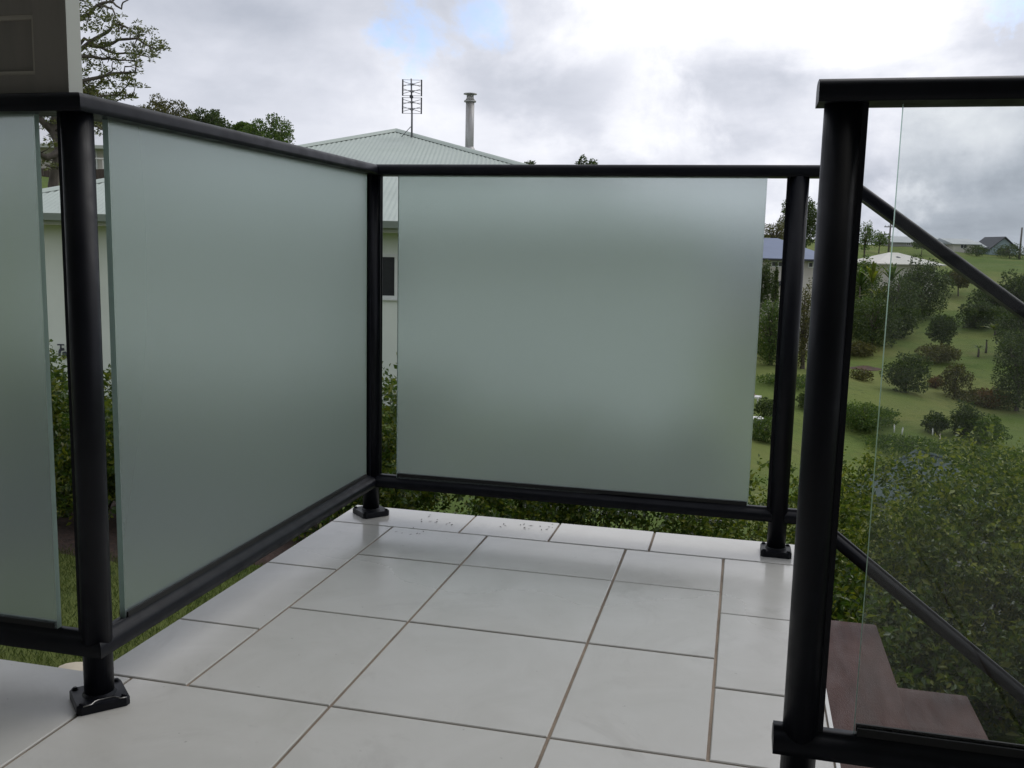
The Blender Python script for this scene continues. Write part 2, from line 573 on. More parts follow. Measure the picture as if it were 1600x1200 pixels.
def ground_mat():
    m, nb, o = new_mat('grassy ground')
    p = nb.n('ShaderNodeBsdfPrincipled')
    g = nb.n('ShaderNodeNewGeometry')
    v = g.outputs['Position']
    big = nb.lin(nb.noise(v, 0.045, 4, 0.6, 0.5), 0.38, 0.62)
    mid = nb.lin(nb.noise(v, 0.3, 6, 0.65), 0.32, 0.68)
    fine = nb.lin(nb.noise(v, 5.0, 6, 0.7), 0.28, 0.72)
    tiny = nb.lin(nb.noise(v, 55.0, 4, 0.7), 0.28, 0.72)
    c = nb.mix(big, (0.088, 0.150, 0.030, 1), (0.160, 0.200, 0.048, 1))
    c = nb.mix(nb.math('MULTIPLY', mid, 0.6), c, (0.076, 0.130, 0.028, 1))
    c = nb.mix(nb.math('MULTIPLY', fine, 0.45), c, (0.055, 0.088, 0.022, 1))
    c = nb.mix(nb.math('MULTIPLY', tiny, 0.4), c, (0.15, 0.175, 0.05, 1))
    c = nb.mix(nb.lin(nb.noise(v, 0.11, 4, 0.55, 0.4), 0.44, 0.62, 0.0, 0.65), c, (0.190, 0.192, 0.062, 1))
    c = nb.mix(nb.lin(nb.noise(v, 0.8, 6, 0.7, 0.8), 0.52, 0.70, 0.0, 0.55), c, (0.040, 0.070, 0.018, 1))
    bare = nb.lin(nb.noise(v, 0.16, 5, 0.6), 0.64, 0.72, 0.0, 0.5)
    c = nb.mix(bare, c, (0.13, 0.105, 0.055, 1))
    nb.put(p.inputs['Base Color'], c)
    p.inputs['Roughness'].default_value = 0.95
    p.inputs['Specular IOR Level'].default_value = 0.15
    bp = nb.n('ShaderNodeBump')
    bp.inputs['Strength'].default_value = 0.8
    bp.inputs['Distance'].default_value = 0.12
    nb.put(bp.inputs['Height'], nb.noise(v, 3.5, 8, 0.75))
    nb.put(p.inputs['Normal'], bp.outputs[0])
    nb.t.links.new(p.outputs[0], o.inputs[0])
    return m


MAT['ground'] = ground_mat()

# ------------------------------------------------------------------ terrain
R2 = Vector((math.cos(YAW), -math.sin(YAW)))       # to the right of the view
F2 = Vector((math.sin(YAW), math.cos(YAW)))        # along the view


def UV(u, v, z=0.0):
    p = Vector((CAM.x, CAM.y)) + R2 * u + F2 * v
    return Vector((p.x, p.y, z))


DK = np.array([0, 4, 6, 9, 14, 22, 28, 35, 50, 70, 100, 140, 165, 200, 300, 600, 6000.])
AZ = np.array([-180, -60, -28, -12, 0, 8, 15, 22, 28, 60, 180.])
HT = np.array([
    [-.95, -.95, -.95, -.95, -.9, -.5, 0, .5, 1, 2, 3, 4, 4, 4, 4, 4, 0],
    [-.95, -.95, -.95, -1.1, -1.2, -.6, .6, 2.0, 3, 4.5, 6, 7, 7, 7, 7, 4, 0],
    [-.95, -.95, -1.0, -1.2, -1.6, -1.2, .9, 2.5, 3.5, 4.6, 5.5, 6, 6, 6, 6, 4, 0],
    [-.95, -.95, -1.1, -1.3, -1.6, -1.6, -.3, 1.0, 2.0, 3.0, 4, 5, 5, 5, 5, 4, 0],
    [-.95, -1.0, -1.2, -1.4, -1.6, -1.7, -1.5, -1., 0, 1.0, 2.5, 4, 4.5, 5, 5, 3, 0],
    [-.95, -1.1, -1.4, -1.8, -2.3, -2.9, -3.2, -3.4, -3.6, -3., -.5, 2.6, 4, 4.5, 4.5, 3, 0],
    [-.95, -1.2, -1.6, -2.3, -3.3, -4.8, -5.6, -6.3, -6.7, -5.7, -2.6, 1.6, 3.6, 4., 3., 0, 0],
    [-.95, -1.3, -1.8, -2.8, -4.1, -5.9, -6.8, -7.4, -7.5, -6.1, -3.2, .3, 2.1, 2.2, 1, -6, -20],
    [-.95, -1.3, -1.8, -2.9, -4.4, -6.3, -7.2, -7.8, -7.9, -6.4, -3.5, -.2, 1.4, 1.4, 0, -8, -20],
    [-.95, -1.3, -1.7, -2.8, -4.4, -6.3, -7.2, -7.8, -8.0, -6.6, -4.0, -1, .8, .8, 0, -8, -20],
    [-.95, -.95, -.95, -.95, -.9, -.5, 0, .5, 1, 2, 3, 4, 4, 4, 4, 4, 0]])


def bumps(x, y):
    return (np.sin(x * 0.11 + 1.3) * np.cos(y * 0.13 - 0.4) * 0.5 + np.sin(x * 0.31 + y * 0.23) * 0.22
            + np.sin(x * 0.9 - y * 0.7) * 0.05)


def height(x, y):
    x = np.asarray(x, float)
    y = np.asarray(y, float)
    dx, dy = x - CAM.x, y - CAM.y
    u = dx * R2.x + dy * R2.y
    v = dx * F2.x + dy * F2.y
    D = np.hypot(u, v)
    az = np.degrees(np.arctan2(u, v))
    i = np.clip(np.searchsorted(AZ, az, side='right') - 1, 0, len(AZ) - 2)
    t = (az - AZ[i]) / (AZ[i + 1] - AZ[i])
    t = t * t * (3 - 2 * t)
    LD = np.log(D + 6)
    LK = np.log(DK + 6)
    j = np.clip(np.searchsorted(LK, LD, side='right') - 1, 0, len(DK) - 2)
    s = np.clip((LD - LK[j]) / (LK[j + 1] - LK[j]), 0, 1)
    # cubic (Catmull-Rom) in log distance
    jm, jp = np.maximum(j - 1, 0), np.minimum(j + 2, len(DK) - 1)

    def row(k):
        a, b_, c, e = HT[k, jm], HT[k, j], HT[k, j + 1], HT[k, jp]
        return b_ + 0.5 * s * (c - a + s * (2 * a - 5 * b_ + 4 * c - e + s * (3 * (b_ - c) + e - a)))
    h = row(i) * (1 - t) + row(i + 1) * t
    amp = np.clip((D - 18) / 30, 0, 1) * np.clip((900 - D) / 500, 0, 1)
    return h + bumps(x, y) * amp


def gz(x, y):
    return float(height(x, y))


def hit(px, py, dmin=6.0, dmax=400.0):
    """where the line of sight through a point of the photograph meets the hillside"""
    dr = ray(px, py)
    hl = math.hypot(dr.x, dr.y)
    ds = np.geomspace(dmin, dmax, 1500)
    xs, ys, zs = CAM.x + dr.x / hl * ds, CAM.y + dr.y / hl * ds, CAM.z + dr.z / hl * ds
    below = np.nonzero(zs < height(xs, ys))[0]
    k = below[0] if len(below) else len(ds) - 1
    return Vector((xs[k], ys[k], float(height(xs[k], ys[k])))), ds[k]


def hit_above(px, py, lift, dmin=6.0, dmax=200.0):
    dr = ray(px, py)
    hl = math.hypot(dr.x, dr.y)
    ds = np.geomspace(dmin, dmax, 2000)
    xs, ys, zs = CAM.x + dr.x / hl * ds, CAM.y + dr.y / hl * ds, CAM.z + dr.z / hl * ds
    below = np.nonzero(zs < height(xs, ys) + lift)[0]
    k = below[0]
    return Vector((xs[k], ys[k], float(height(xs[k], ys[k]))))


def on_ray(px, py, v):
    """point on a line of sight at forward distance v"""
    dr = ray(px, py)
    t = v / (dr.x * F2.x + dr.y * F2.y)
    return CAM + dr * t


def make_ground():
    rings = np.concatenate([np.linspace(0.6, 8, 26), np.geomspace(8.4, 420, 170), np.geomspace(450, 9000, 26)])
    nseg = 420
    # finer steps in front of the camera
    a = np.linspace(-PI, PI, nseg, endpoint=False)
    a = a - 0.55 * np.sin(a)
    A, Dm = np.meshgrid(a, rings)
    u, v = np.sin(A) * Dm, np.cos(A) * Dm
    X = CAM.x + R2.x * u + F2.x * v
    Y = CAM.y + R2.y * u + F2.y * v
    Z = height(X, Y)
    vs = np.stack([X, Y, Z], -1).reshape(-1, 3).tolist()
    vs.append((CAM.x, CAM.y, -0.95))
    fs = []
    for i in range(len(rings) - 1):
        for k in range(nseg):
            j = (k + 1) % nseg
            fs.append((i * nseg + k, i * nseg + j, (i + 1) * nseg + j, (i + 1) * nseg + k))
    c = len(vs) - 1
    for k in range(nseg):
        fs.append((c, (k + 1) % nseg, k))
    # wind upward
    fs = [tuple(reversed(f)) for f in fs]
    me = bpy.data.meshes.new('ground')
    me.from_pydata(vs, [], fs)
    me.polygons.foreach_set('use_smooth', [True] * len(fs))
    me.update()
    o = link('ground', me, MAT['ground'])
    tag(o, kind='structure')
    o['label'] = 'green grassy hillside falling to a valley and rising to a ridge'
    return o


make_ground()

hm = MB()
pts = []
for k in range(61):
    az = rad(-40 + 80 * k / 60)
    D = 3400
    p = UV(math.sin(az) * D, math.cos(az) * D)
    h = 26 + 12 * math.sin(k * 0.9) + 9 * math.sin(k * 0.37 + 1)
    pts.append((p, h))
for k in range(60):
    (p, h), (q, g) = pts[k], pts[k + 1]
    o0 = len(hm.v)
    back = Vector((F2.x, F2.y, 0)) * 900
    hm.add([(p.x, p.y, -40), (q.x, q.y, -40), (q.x + back.x * .5, q.y + back.y * .5, g), (p.x + back.x * .5, p.y + back.y * .5, h),
            (q.x + back.x, q.y + back.y, -40), (p.x + back.x, p.y + back.y, -40)], [(0, 1, 2, 3), (3, 2, 4, 5)], 0, True)
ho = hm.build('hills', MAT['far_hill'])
tag(ho, kind='structure')


# ------------------------------------------------------------------ deck and tiles
deck = MB()
NX0, NX1, NY0 = -8.0, 8.0, -7.0            # near deck, in tiles
LX0, LX1, LY0, LY1 = -1.213, 2.173, -2.022, 1.152
deck.box((LX0 * S, LY0 * S, -0.24), (LX1 * S, LY1 * S - 0.004, -0.0035))
deck.box((NX0 * S, NY0 * S, -0.24), (NX1 * S, LY0 * S, -0.0035))
deck_o = deck.build('deck', MAT['grout'])
tag(deck_o, kind='structure')
fas = MB()
fas.box((LX0 * S - 0.012, LY0 * S, -0.26), (LX0 * S - 0.001, LY1 * S, -0.030))
fas.box((LX0 * S, LY1 * S - 0.003, -0.26), (LX1 * S, LY1 * S + 0.010, -0.030))
fas.box((LX1 * S + 0.001, LY0 * S, -0.26), (LX1 * S + 0.012, LY1 * S, -0.030))
fas.box((NX0 * S, LY0 * S + 0.001, -0.26), (LX0 * S - 0.013, LY0 * S + 0.012, -0.030))
fas.box((LX1 * S + 0.013, LY0 * S + 0.001, -0.26), (NX1 * S, LY0 * S + 0.012, -0.030))
fas.build('fascia', MAT['slab'], deck_o)

TILE_CACHE = {}


def tile(x0, y0, x1, y1, g=0.0030):
    w, h = round((x1 - x0) * S - 2 * g, 4), round((y1 - y0) * S - 2 * g, 4)
    key = (w, h)
    if key not in TILE_CACHE:
        me = MB().box((-w / 2, -h / 2, -0.012), (w / 2, h / 2, 0.0), 0, 0.0016).mesh('tile')
        me.materials.append(MAT['tile'])
        TILE_CACHE[key] = me
    o = link('tile', TILE_CACHE[key], None, deck_o, ((x0 + x1) / 2 * S, (y0 + y1) / 2 * S, random.uniform(-0.0006, 0.0006)))
    return o


XL1, XL4, YR0 = -0.722, 1.665, 0.668
xs = [XL1, 0, 1, XL4]
ys = [LY0, -1, 0, YR0]
for i in range(3):
    for j in range(3):
        tile(xs[i], ys[j], xs[i + 1], ys[j + 1])
lb = [LY0, -1.325, -0.325, YR0]
for j in range(3):
    tile(LX0, lb[j], XL1, lb[j + 1])
rb = [LY0, -1.336, -0.355, YR0]
for j in range(3):
    tile(XL4, rb[j], LX1, rb[j + 1])
fb = [LX0, -0.219, 0.446, 1.157, LX1]
for i in range(4):
    tile(fb[i], YR0, fb[i + 1], LY1)
nxs = [k + (-0.008 if k < 0 else 0) for k in range(-8, 9)]
nys = [-7, -6, -5, -4, -3, LY0]
for i in range(len(nxs) - 1):
    for j in range(len(nys) - 1):
        tile(nxs[i], nys[j], nxs[i + 1], nys[j + 1])
tr = MB()
tr.box((LX1 * S - 0.0005, LY0 * S + 0.02, -0.028), (LX1 * S + 0.006, LY1 * S, 0.003))
tr.build('edge_trim', MAT['white_trim'], deck_o)

# the house the deck belongs to, behind and above the camera
hw = MB()
for k in range(16):
    z0 = -0.02 + k * 0.17
    hw.add([(-6, -2.80, z0), (6, -2.80, z0), (6, -2.83, z0 + 0.17), (-6, -2.83, z0 + 0.17)], [(0, 1, 2, 3)])
hw.box((-6, -3.1, -0.9), (6, -2.84, 2.75))
hwo = hw.build('house_wall', MAT['house_wall'])
tag(hwo, 'taupe weatherboard house wall behind the tiled deck', 'wall', kind='structure')
vr = MB()
vr.box((-6, -3.3, 2.55), (6, -1.25, 2.62))
vr.add([(-6, -3.3, 2.63), (6, -3.3, 2.63), (6, -1.1, 2.63), (-6, -1.1, 2.63), (-6, -3.3, 3.1), (6, -3.3, 3.1)],
       [(0, 3, 2, 1), (3, 4, 5, 2)])
vro = vr.build('verandah_roof', MAT['ceiling'])
tag(vro, 'verandah roof over the near part of the tiled deck', 'roof', kind='structure')

# ------------------------------------------------------------------ balustrades
_h = [(-0.0326, -0.0320), (-0.0319, -0.0220), (-0.0308, -0.0110), (-0.0286, -0.0060), (-0.0228, -0.0020), (-0.0150, -0.0004), (-0.0060, 0.0)]
RAILP = _h + [(-a, c) for a, c in reversed(_h)]
_h = [(-0.0260, -0.032), (-0.0262, -0.022), (-0.0258, -0.0135), (-0.0235, -0.0095), (-0.0150, -0.0035), (-0.0090, 0.0), (-0.0088, 0.003)]
BRAILP = _h + [(-a, c) for a, c in reversed(_h)]
ZT, ZB = 2.637 * S, 0.1258
ZG0, ZG1 = 0.318 * S, 2.553 * S


def post(parent, x, y, plate_rot, strips, side=0.098, worn=False, ztop=None):
    zt = (ztop or ZT) - 0.030
    m = MB()
    m.tube([(0, 0, 0.014), (0, 0, zt)], 0.0252, 28)
    # weld collar at the foot
    m.tube([(0, 0, 0.0155), (0, 0, 0.018), (0, 0, 0.022)], [0.0295, 0.0280, 0.0255], 28, caps=False)
    p = m.build('post', MAT['black'], parent, (x, y, 0))
    for a in strips:
        sm = MB().box((0.018, -0.0085, ZB - 0.01), (0.0315, -0.0045, zt)).box((0.018, 0.0045, ZB - 0.01), (0.0315, 0.0085, zt))
        sm.build('glazing_channel', MAT['black'], p, (0, 0, 0), (0, 0, a))
    pl = MB()
    h = side / 2
    c = 0.007
    ring = [(-h + c, -h), (h - c, -h), (h, -h + c), (h, h - c), (h - c, h), (-h + c, h), (-h, h - c), (-h, -h + c)]
    ins = [(a * 0.965, b_ * 0.965) for a, b_ in ring]
    vs = [(a, b_, 0.0006) for a, b_ in ring] + [(a, b_, 0.0135) for a, b_ in ring] + [(a, b_, 0.0164) for a, b_ in ins]
    fs = [tuple(reversed(range(8))), tuple(range(16, 24))]
    for k in range(8):
        j = (k + 1) % 8
        fs += [(k, j, 8 + j, 8 + k), (8 + k, 8 + j, 16 + j, 16 + k)]
    pl.add(vs, fs)
    pl.build('base_plate', MAT['black'], p, None, (0, 0, plate_rot))
    bm_ = MB()
    bm_.tube([(0, 0, 0.0164), (0, 0, 0.0176)], 0.0062, 14)
    bm_.tube([(0, 0, 0.0176), (0, 0, 0.0196), (0, 0, 0.0206)], [0.0048, 0.0046, 0.003], 6)
    bme = bm_.mesh('bolt')
    bme.materials.append(MAT['black'])
    for k in range(4):
        a = plate_rot + PI / 4 + k * PI / 2
        link('bolt', bme, None, p, (math.cos(a) * h * 1.12, math.sin(a) * h * 1.12, 0))
    if worn:
        w = MB()
        pts = [(-0.034, -0.0425, 0.0162), (-0.020, -0.0420, 0.0168), (-0.014, -0.034, 0.0172), (-0.008, -0.031, 0.0172), (0.016, -0.031, 0.0172), (0.021, -0.034, 0.0172),
               (0.027, -0.0425, 0.0168), (0.038, -0.0425, 0.0160)]
        w.tube(pts, 0.0012, 6)
        w.build('worn_edge', MAT['steel'], p, None, (0, 0, plate_rot))
    return p


def rail(parent, pts, top=True, name=None, before=None, after=None):
    m = MB().sweep(pts, RAILP if top else BRAILP, smooth=True, before=before, after=after)
    return m.build(name or ('top_rail' if top else 'bottom_rail'), MAT['black'], parent)


def glass(parent, lo, hi, mat):
    m = MB()
    m.box(lo, hi)
    me = m.mesh('glass_panel')
    me.materials.append(MAT[mat])
    me.materials.append(MAT['edge'])
    dx, dy = hi[0] - lo[0], hi[1] - lo[1]
    ax = 0 if dx < dy else 1                        # thickness axis
    for p in me.polygons:
        if abs(p.normal[ax]) < 0.5:
            p.material_index = 1
    me.update()
    return link('glass_panel', me, None, parent)


PX, PYN, PYF = -1.0 * S, -2.27 * S, 0.93 * S
XR = 2.013 * S
YF = 0.905 * S
GT = 0.0055
A1 = rad(14)

bal = empty('balustrade', (0, 0, 0), 0, 'balustrade section of frosted glass at the left edge, below the brown screen', 'balustrade', 'balustrade sections round the tiled deck')
post(bal, PX, PYN, rad(47), (PI, PI / 2), side=0.088, worn=True)
rail(bal, [(-2.6, PYN, ZT), (PX - 0.0004, PYN, ZT)], after=(0, 1, 0))
rail(bal, [(-2.6, PYN, ZB), (PX - 0.0004, PYN, ZB)], False, after=(0, 1, 0))
glass(bal, (-2.3, PYN - GT, ZG0 - 0.006), (-1.193 * S, PYN + GT, ZG1 + 0.004), 'frost')

bal2 = empty('balustrade', (0, 0, 0), 0, 'long frosted glass balustrade running down the left side of the tiled landing', 'balustrade', 'balustrade sections round the tiled deck')
post(bal2, PX, PYF, rad(48), (-PI / 2, 0), side=0.088)
rail(bal2, [(PX, PYN + 0.0004, ZT), (PX, PYF - 0.0004, ZT)], before=(1, 0, 0), after=(1, 0, 0))
rail(bal2, [(PX, PYN + 0.0004, ZB), (PX, PYF - 0.0004, ZB)], False, before=(1, 0, 0), after=(1, 0, 0))
glass(bal2, (PX - GT, -2.09 * S, ZG0 - 0.006), (PX + GT, 0.803 * S, ZG1 + 0.004), 'frost')

bal3 = empty('balustrade', (0, 0, 0), 0, 'frosted glass balustrade across the far end of the tiled landing', 'balustrade', 'balustrade sections round the tiled deck')
post(bal3, XR, YF - 0.008, 0, (PI,), side=0.082)
rail(bal3, [(PX + 0.0004, PYF, ZT), (2.215 * S, YF, ZT)], before=(0, 1, 0))
rail(bal3, [(PX + 0.0004, PYF, ZB), (2.215 * S, YF - 0.002, ZB)], False, before=(0, 1, 0))
glass(bal3, (-0.78 * S, YF - GT, ZG0 - 0.006), (1.809 * S, YF + GT, ZG1 + 0.004), 'frost')

bal4 = empty('balustrade', (0, 0, 0), 0, 'clear glass balustrade with thick black post at right, nearest the stairs', 'balustrade', 'balustrade sections round the tiled deck')
post(bal4, 1.994 * S, PYN, 0, (0,))
rail(bal4, [(1.907 * S, PYN, ZT), (3.2, PYN, ZT)])
rail(bal4, [(1.898 * S, PYN, ZB), (3.2, PYN, ZB)], False)
glass(bal4, (2.182 * S, PYN - GT, ZG0 - 0.006), (3.0, PYN + GT, ZG1 + 0.004), 'clear')
gk = MB().box((2.19 * S, PYN - 0.0095, ZB + 0.004), (3.0, PYN - 0.006, ZB + 0.016)).box((2.19 * S, PYN + 0.006, ZB + 0.004), (3.0, PYN + 0.0095, ZB + 0.016))
gk.build('gasket', MAT['rubber'], bal4)
for (bb, lo, hi, ax) in ((bal, -2.3, -1.205 * S, 0), (bal3, -0.77 * S, 1.80 * S, 0), (bal2, -2.08 * S, 0.79 * S, 1)):
    g = MB()
    c0 = PYN if bb is bal else (YF if bb is bal3 else PX)
    for sgn in (-1, 1):
        a, c = sorted((c0 + sgn * 0.0060, c0 + sgn * 0.0095))
        if ax == 0:
            g.box((lo, a, ZB + 0.004), (hi, c, ZB + 0.014))
        else:
            g.box((a, lo, ZB + 0.004), (c, hi, ZB + 0.014))
    g.build('gasket', MAT['rubber'], bb)

# stair handrail beyond the landing
hr = empty('stair_handrail', (0, 0, 0), 0, 'sloping black handrail and lower rail going down beside the stairs', 'handrail')
sl = -0.715
x0, x1 = 2.2155 * S, 4.6 * S
rail(hr, [(x0, YF, ZT - 0.001), (2.235 * S, YF, ZT - 0.001), (x1, YF, ZT + sl * (x1 - 2.235 * S))])
sl2 = -0.765
rail(hr, [(x0, YF - 0.004, ZB - 0.001), (2.245 * S, YF - 0.004, ZB - 0.001), (x1, YF - 0.004, ZB + sl2 * (x1 - 2.245 * S))], False)
np_ = MB().tube([(0, 0, -0.95), (0, 0, 0.33)], 0.0252, 24)
np_.build('post', MAT['black'], hr, (4.45 * S, YF, 0))

# water beads left by the rain under the far bottom rail
wd = MB()
for k in range(46):
    x = random.choice([random.uniform(-0.9, 1.95), random.uniform(0.6, 1.7)]) * S
    y = YF + random.uniform(-0.024, -0.006)
    r = random.choice([0.0016, 0.0022, 0.003, 0.0036])
    z = ZB - 0.045
    wd.tube([(x, y, z + r * .2), (x, y, z - r * .5), (x, y, z - r * 1.4), (x, y, z - r * 2.1), (x, y, z - r * 2.45)], [r * .75, r * .95, r, r * .7, r * .15], 8)
wdo = wd.build('water_drops', MAT['water'], bal3)
tag(wdo, kind='stuff')

# ------------------------------------------------------------------ brown screen standing on the left rail
sc = empty('shutter_screen', (-1.02 * S, PYN - 0.0, ZT), 0, 'brown framed screen panel with pale edge standing on the rail, top left', 'screen')
T = 0.034
W_, H_ = 0.75, 1.25
st = 0.063
y0 = -0.006
m = MB()
m.box((-st, y0, 0.001), (-0.0, y0 + T, H_))
stile = m.build('stile', [MAT['screen_face'], MAT['screen_edge']], sc)
for p in stile.data.polygons:
    if p.normal.x > 0.5:
        p.material_index = 1
MB().box((-W_, y0, 0.001), (-W_ + st, y0 + T, H_)).build('stile', MAT['screen_face'], sc)
MB().box((-W_ + st, y0 + 0.002, 0.001), (-st, y0 + T - 0.002, 0.030)).build('rail', MAT['screen_face'], sc)
MB().box((-W_ + st, y0 + 0.003, 0.126), (-st, y0 + T - 0.003, 0.160)).build('rail', MAT['screen_face'], sc)
MB().box((-W_ + st, y0 + 0.002, H_ - 0.06), (-st, y0 + T - 0.002, H_ - 0.0005)).build('rail', MAT['screen_face'], sc)
MB().box((-W_ + st, y0 + 0.012, 0.030), (-st, y0 + 0.020, 0.126)).build('panel', MAT['screen_face'], sc)
MB().box((-W_ + st, y0 + 0.012, 0.160), (-st, y0 + 0.020, H_ - 0.06)).build('panel', MAT['screen_face'], sc)
bd = MB()
for (a, c) in ((0.030, 0.126), (0.160, H_ - 0.06)):
    bd.box((-st - 0.007, y0 + 0.005, a), (-st, y0 + 0.012, c))
    bd.box((-W_ + st, y0 + 0.0055, a), (-st - 0.007, y0 + 0.012, a + 0.007))
    bd.box((-W_ + st, y0 + 0.0055, c - 0.007), (-st - 0.007, y0 + 0.012, c))
bd.build('bead', MAT['screen_bead'], sc)

# ------------------------------------------------------------------ timber stairs
sr = empty('timber_stairs', (LX1 * S, 0, 0), 0, 'red brown timber stairs going down from the right side of the landing', 'stairs')
rise, going = 0.428 * S, 0.6 * S
tw = (LY0 * S + 0.03, 0.875 * S)
for k in range(5):
    z = -rise * (k + 1)
    xx0 = 0.014 + going * k
    tm = MB().box((xx0, tw[0], z - 0.042), (xx0 + going + (-0.050 if k == 0 else -0.046) + 0.008, tw[1], z), 0, 0.004)
    tm.build('tread', MAT['timber'], sr)
for y in (tw[0] + 0.08, tw[1] - 0.12):
    sm = MB()
    q = [(0.014, -0.25), (0.014, -rise - 0.045), (going * 5, -rise * 6 + 0.0 - 0.045), (going * 5, -rise * 6 - 0.25)]
    sm.add([(a, y - 0.022, c) for a, c in q] + [(a, y + 0.022, c) for a, c in q],
           [(0, 1, 2, 3), (7, 6, 5, 4), (0, 4, 5, 1), (1, 5, 6, 2), (2, 6, 7, 3), (3, 7, 4, 0)])
    sm.build('stringer', MAT['timber'], sr)


# ------------------------------------------------------------------ foliage
def leaf_mesh(name, P, L, Wd, DIR=None, droop=0.0, fold=0.25, mat=None, up=0.0):
    """P (n,3) leaf bases, L lengths, Wd widths: each leaf is a folded pointed blade of two triangles"""
    n = len(P)
    if DIR is None:
        DIR = RNG.normal(size=(n, 3))
    DIR = DIR + np.array([0, 0, up - droop])
    DIR /= np.linalg.norm(DIR, axis=1, keepdims=True) + 1e-9
    ref = RNG.normal(size=(n, 3))
    ref[:, 2] *= 0.35
    side = np.cross(DIR, ref)
    bad = np.linalg.norm(side, axis=1) < 1e-4
    side[bad] = [1, 0, 0]
    side /= np.linalg.norm(side, axis=1, keepdims=True)
    nor = np.cross(side, DIR)
    flip = nor[:, 2] < 0
    nor[flip] *= -1
    L = np.asarray(L).reshape(-1, 1)
    Wd = np.asarray(Wd).reshape(-1, 1)
    tip = P + DIR * L
    mid = P + DIR * L * 0.45
    a = mid + side * Wd * 0.5 + nor * Wd * fold
    c = mid - side * Wd * 0.5 + nor * Wd * fold
    V = np.empty((n, 4, 3))
    V[:, 0], V[:, 1], V[:, 2], V[:, 3] = P, a, tip, c
    me = bpy.data.meshes.new(name)
    me.vertices.add(n * 4)
    me.vertices.foreach_set('co', V.reshape(-1).astype(np.float32))
    idx = np.arange(n)[:, None] * 4
    tri = np.concatenate([idx + [0, 1, 2], idx + [0, 2, 3]], 1).reshape(-1)
    me.loops.add(len(tri))
    me.loops.foreach_set('vertex_index', tri.astype(np.int32))
    me.polygons.add(n * 2)
    me.polygons.foreach_set('loop_start', np.arange(0, n * 6, 3, dtype=np.int32))
    me.polygons.foreach_set('loop_total', np.full(n * 2, 3, dtype=np.int32))
    me.update(calc_edges=True)
    me.validate()
    if mat:
        me.materials.append(mat)
    return me


def sphere_pts(n):
    v = RNG.normal(size=(n, 3))
    return v / np.linalg.norm(v, axis=1, keepdims=True)


def tree(name, base, h, w, mat, label, cat='tree', group=None, n=2200, trunk=0.25, lobes=10, leaf=0.22, shape='round', depth=None, bark='bark', flat=0.8):
    """tapered trunk with limbs, crown of leaf clumps; base is on the ground"""
    root = empty(name, base, 0, label, cat, group)
    z0 = h * trunk
    dpt = depth or w
    cl = []
    zc_, hz = (z0 + h) / 2, (h - z0) / 2
    if trunk < 0.12:                       # bushy to the ground
        zc_, hz = h * 0.44, h * 0.56
    lobes = int(lobes * 2.2)
    for k in range(lobes):
        if shape == 'cone':
            t = (k + .5) / lobes
            a = k * 2.4
            rr = (1 - t) * 0.22
            cl.append((np.array([math.cos(a) * rr * w, math.sin(a) * rr * dpt, z0 + (h - z0) * (0.08 + 0.86 * t)]),
                       np.array([(0.10 + 0.26 * (1 - t)) * w] * 2 + [0.09 * h])))
            continue
        # evenly spread directions so that the outline is filled on every side
        zq = 1 - 2 * (k + .5) / lobes
        a = k * 2.39996 + random.uniform(-.5, .5)
        rq = math.sqrt(1 - zq * zq)
        q = np.array([math.cos(a) * rq, math.sin(a) * rq, zq + random.uniform(-.12, .12)])
        r = random.uniform(0.17, 0.36)
        off = (1 - r) * random.uniform(0.72, 1.10)
        if shape == 'dome' and q[2] < 0:
            q[2] *= 0.6
        c = np.array([q[0] * w * .5 * off, q[1] * dpt * .5 * off, zc_ + q[2] * hz * off])
        cl.append((c, np.array([r * w * .5, r * dpt * .5, r * hz * (flat + .1)])))
    if shape != 'cone':
        cl.append((np.array([0, 0, zc_]), np.array([w * .3, dpt * .3, hz * .6])))
    tb = MB()
    tr_ = max(0.03, h * 0.024)
    lean = np.array([random.uniform(-.06, .06) * w, random.uniform(-.06, .06) * w])
    top = max(z0, .12 * h) + (h - z0) * 0.40
    tb.tube([(0, 0, -0.3), (0, 0, 0.02 * h), (lean[0] * .5, lean[1] * .5, top * .5), (lean[0], lean[1], top), (lean[0] * 1.2, lean[1] * 1.2, h * 0.84)],
            [tr_ * 1.35, tr_ * 1.05, tr_ * 0.85, tr_ * 0.55, tr_ * 0.12], 7)
    for (c, r3) in cl[:max(6, lobes // 2)]:
        zs = max(0.05 * h, min(c[2] * 0.8, z0 + (c[2] - z0) * 0.35))
        s0 = (lean[0] * zs / top, lean[1] * zs / top, zs)
        mdl = ((s0[0] + c[0]) / 2, (s0[1] + c[1]) / 2, (zs + c[2]) / 2 + 0.03 * h)
        tb.tube([s0, mdl, tuple(c)], [tr_ * 0.5, tr_ * 0.32, tr_ * 0.1], 5)
    tb.build('trunk', MAT[bark], root)
    ws = np.array([r3[0] * r3[2] for _, r3 in cl])
    pick = RNG.choice(len(cl), n, p=ws / ws.sum())
    C = np.array([c for c, _ in cl])[pick]
    Rr = np.array([r for _, r in cl])[pick]
    dirs = sphere_pts(n)
    k = RNG.uniform(0.25, 1.0, n) ** 0.5
    P = C + Rr * dirs * (k * RNG.uniform(0.85, 1.2, n))[:, None]
    ok = P[:, 2] > 0.02 * h
    P, dirs = P[ok], dirs[ok]
    m_ = len(P)
    Ls = leaf * RNG.uniform(0.55, 1.35, m_)
    me = leaf_mesh('crown', P, Ls, Ls * 0.6, dirs * 0.7 + RNG.normal(size=(m_, 3)) * 0.6, droop=0.1, mat=mat)
    link('crown', me, None, root)
    return root


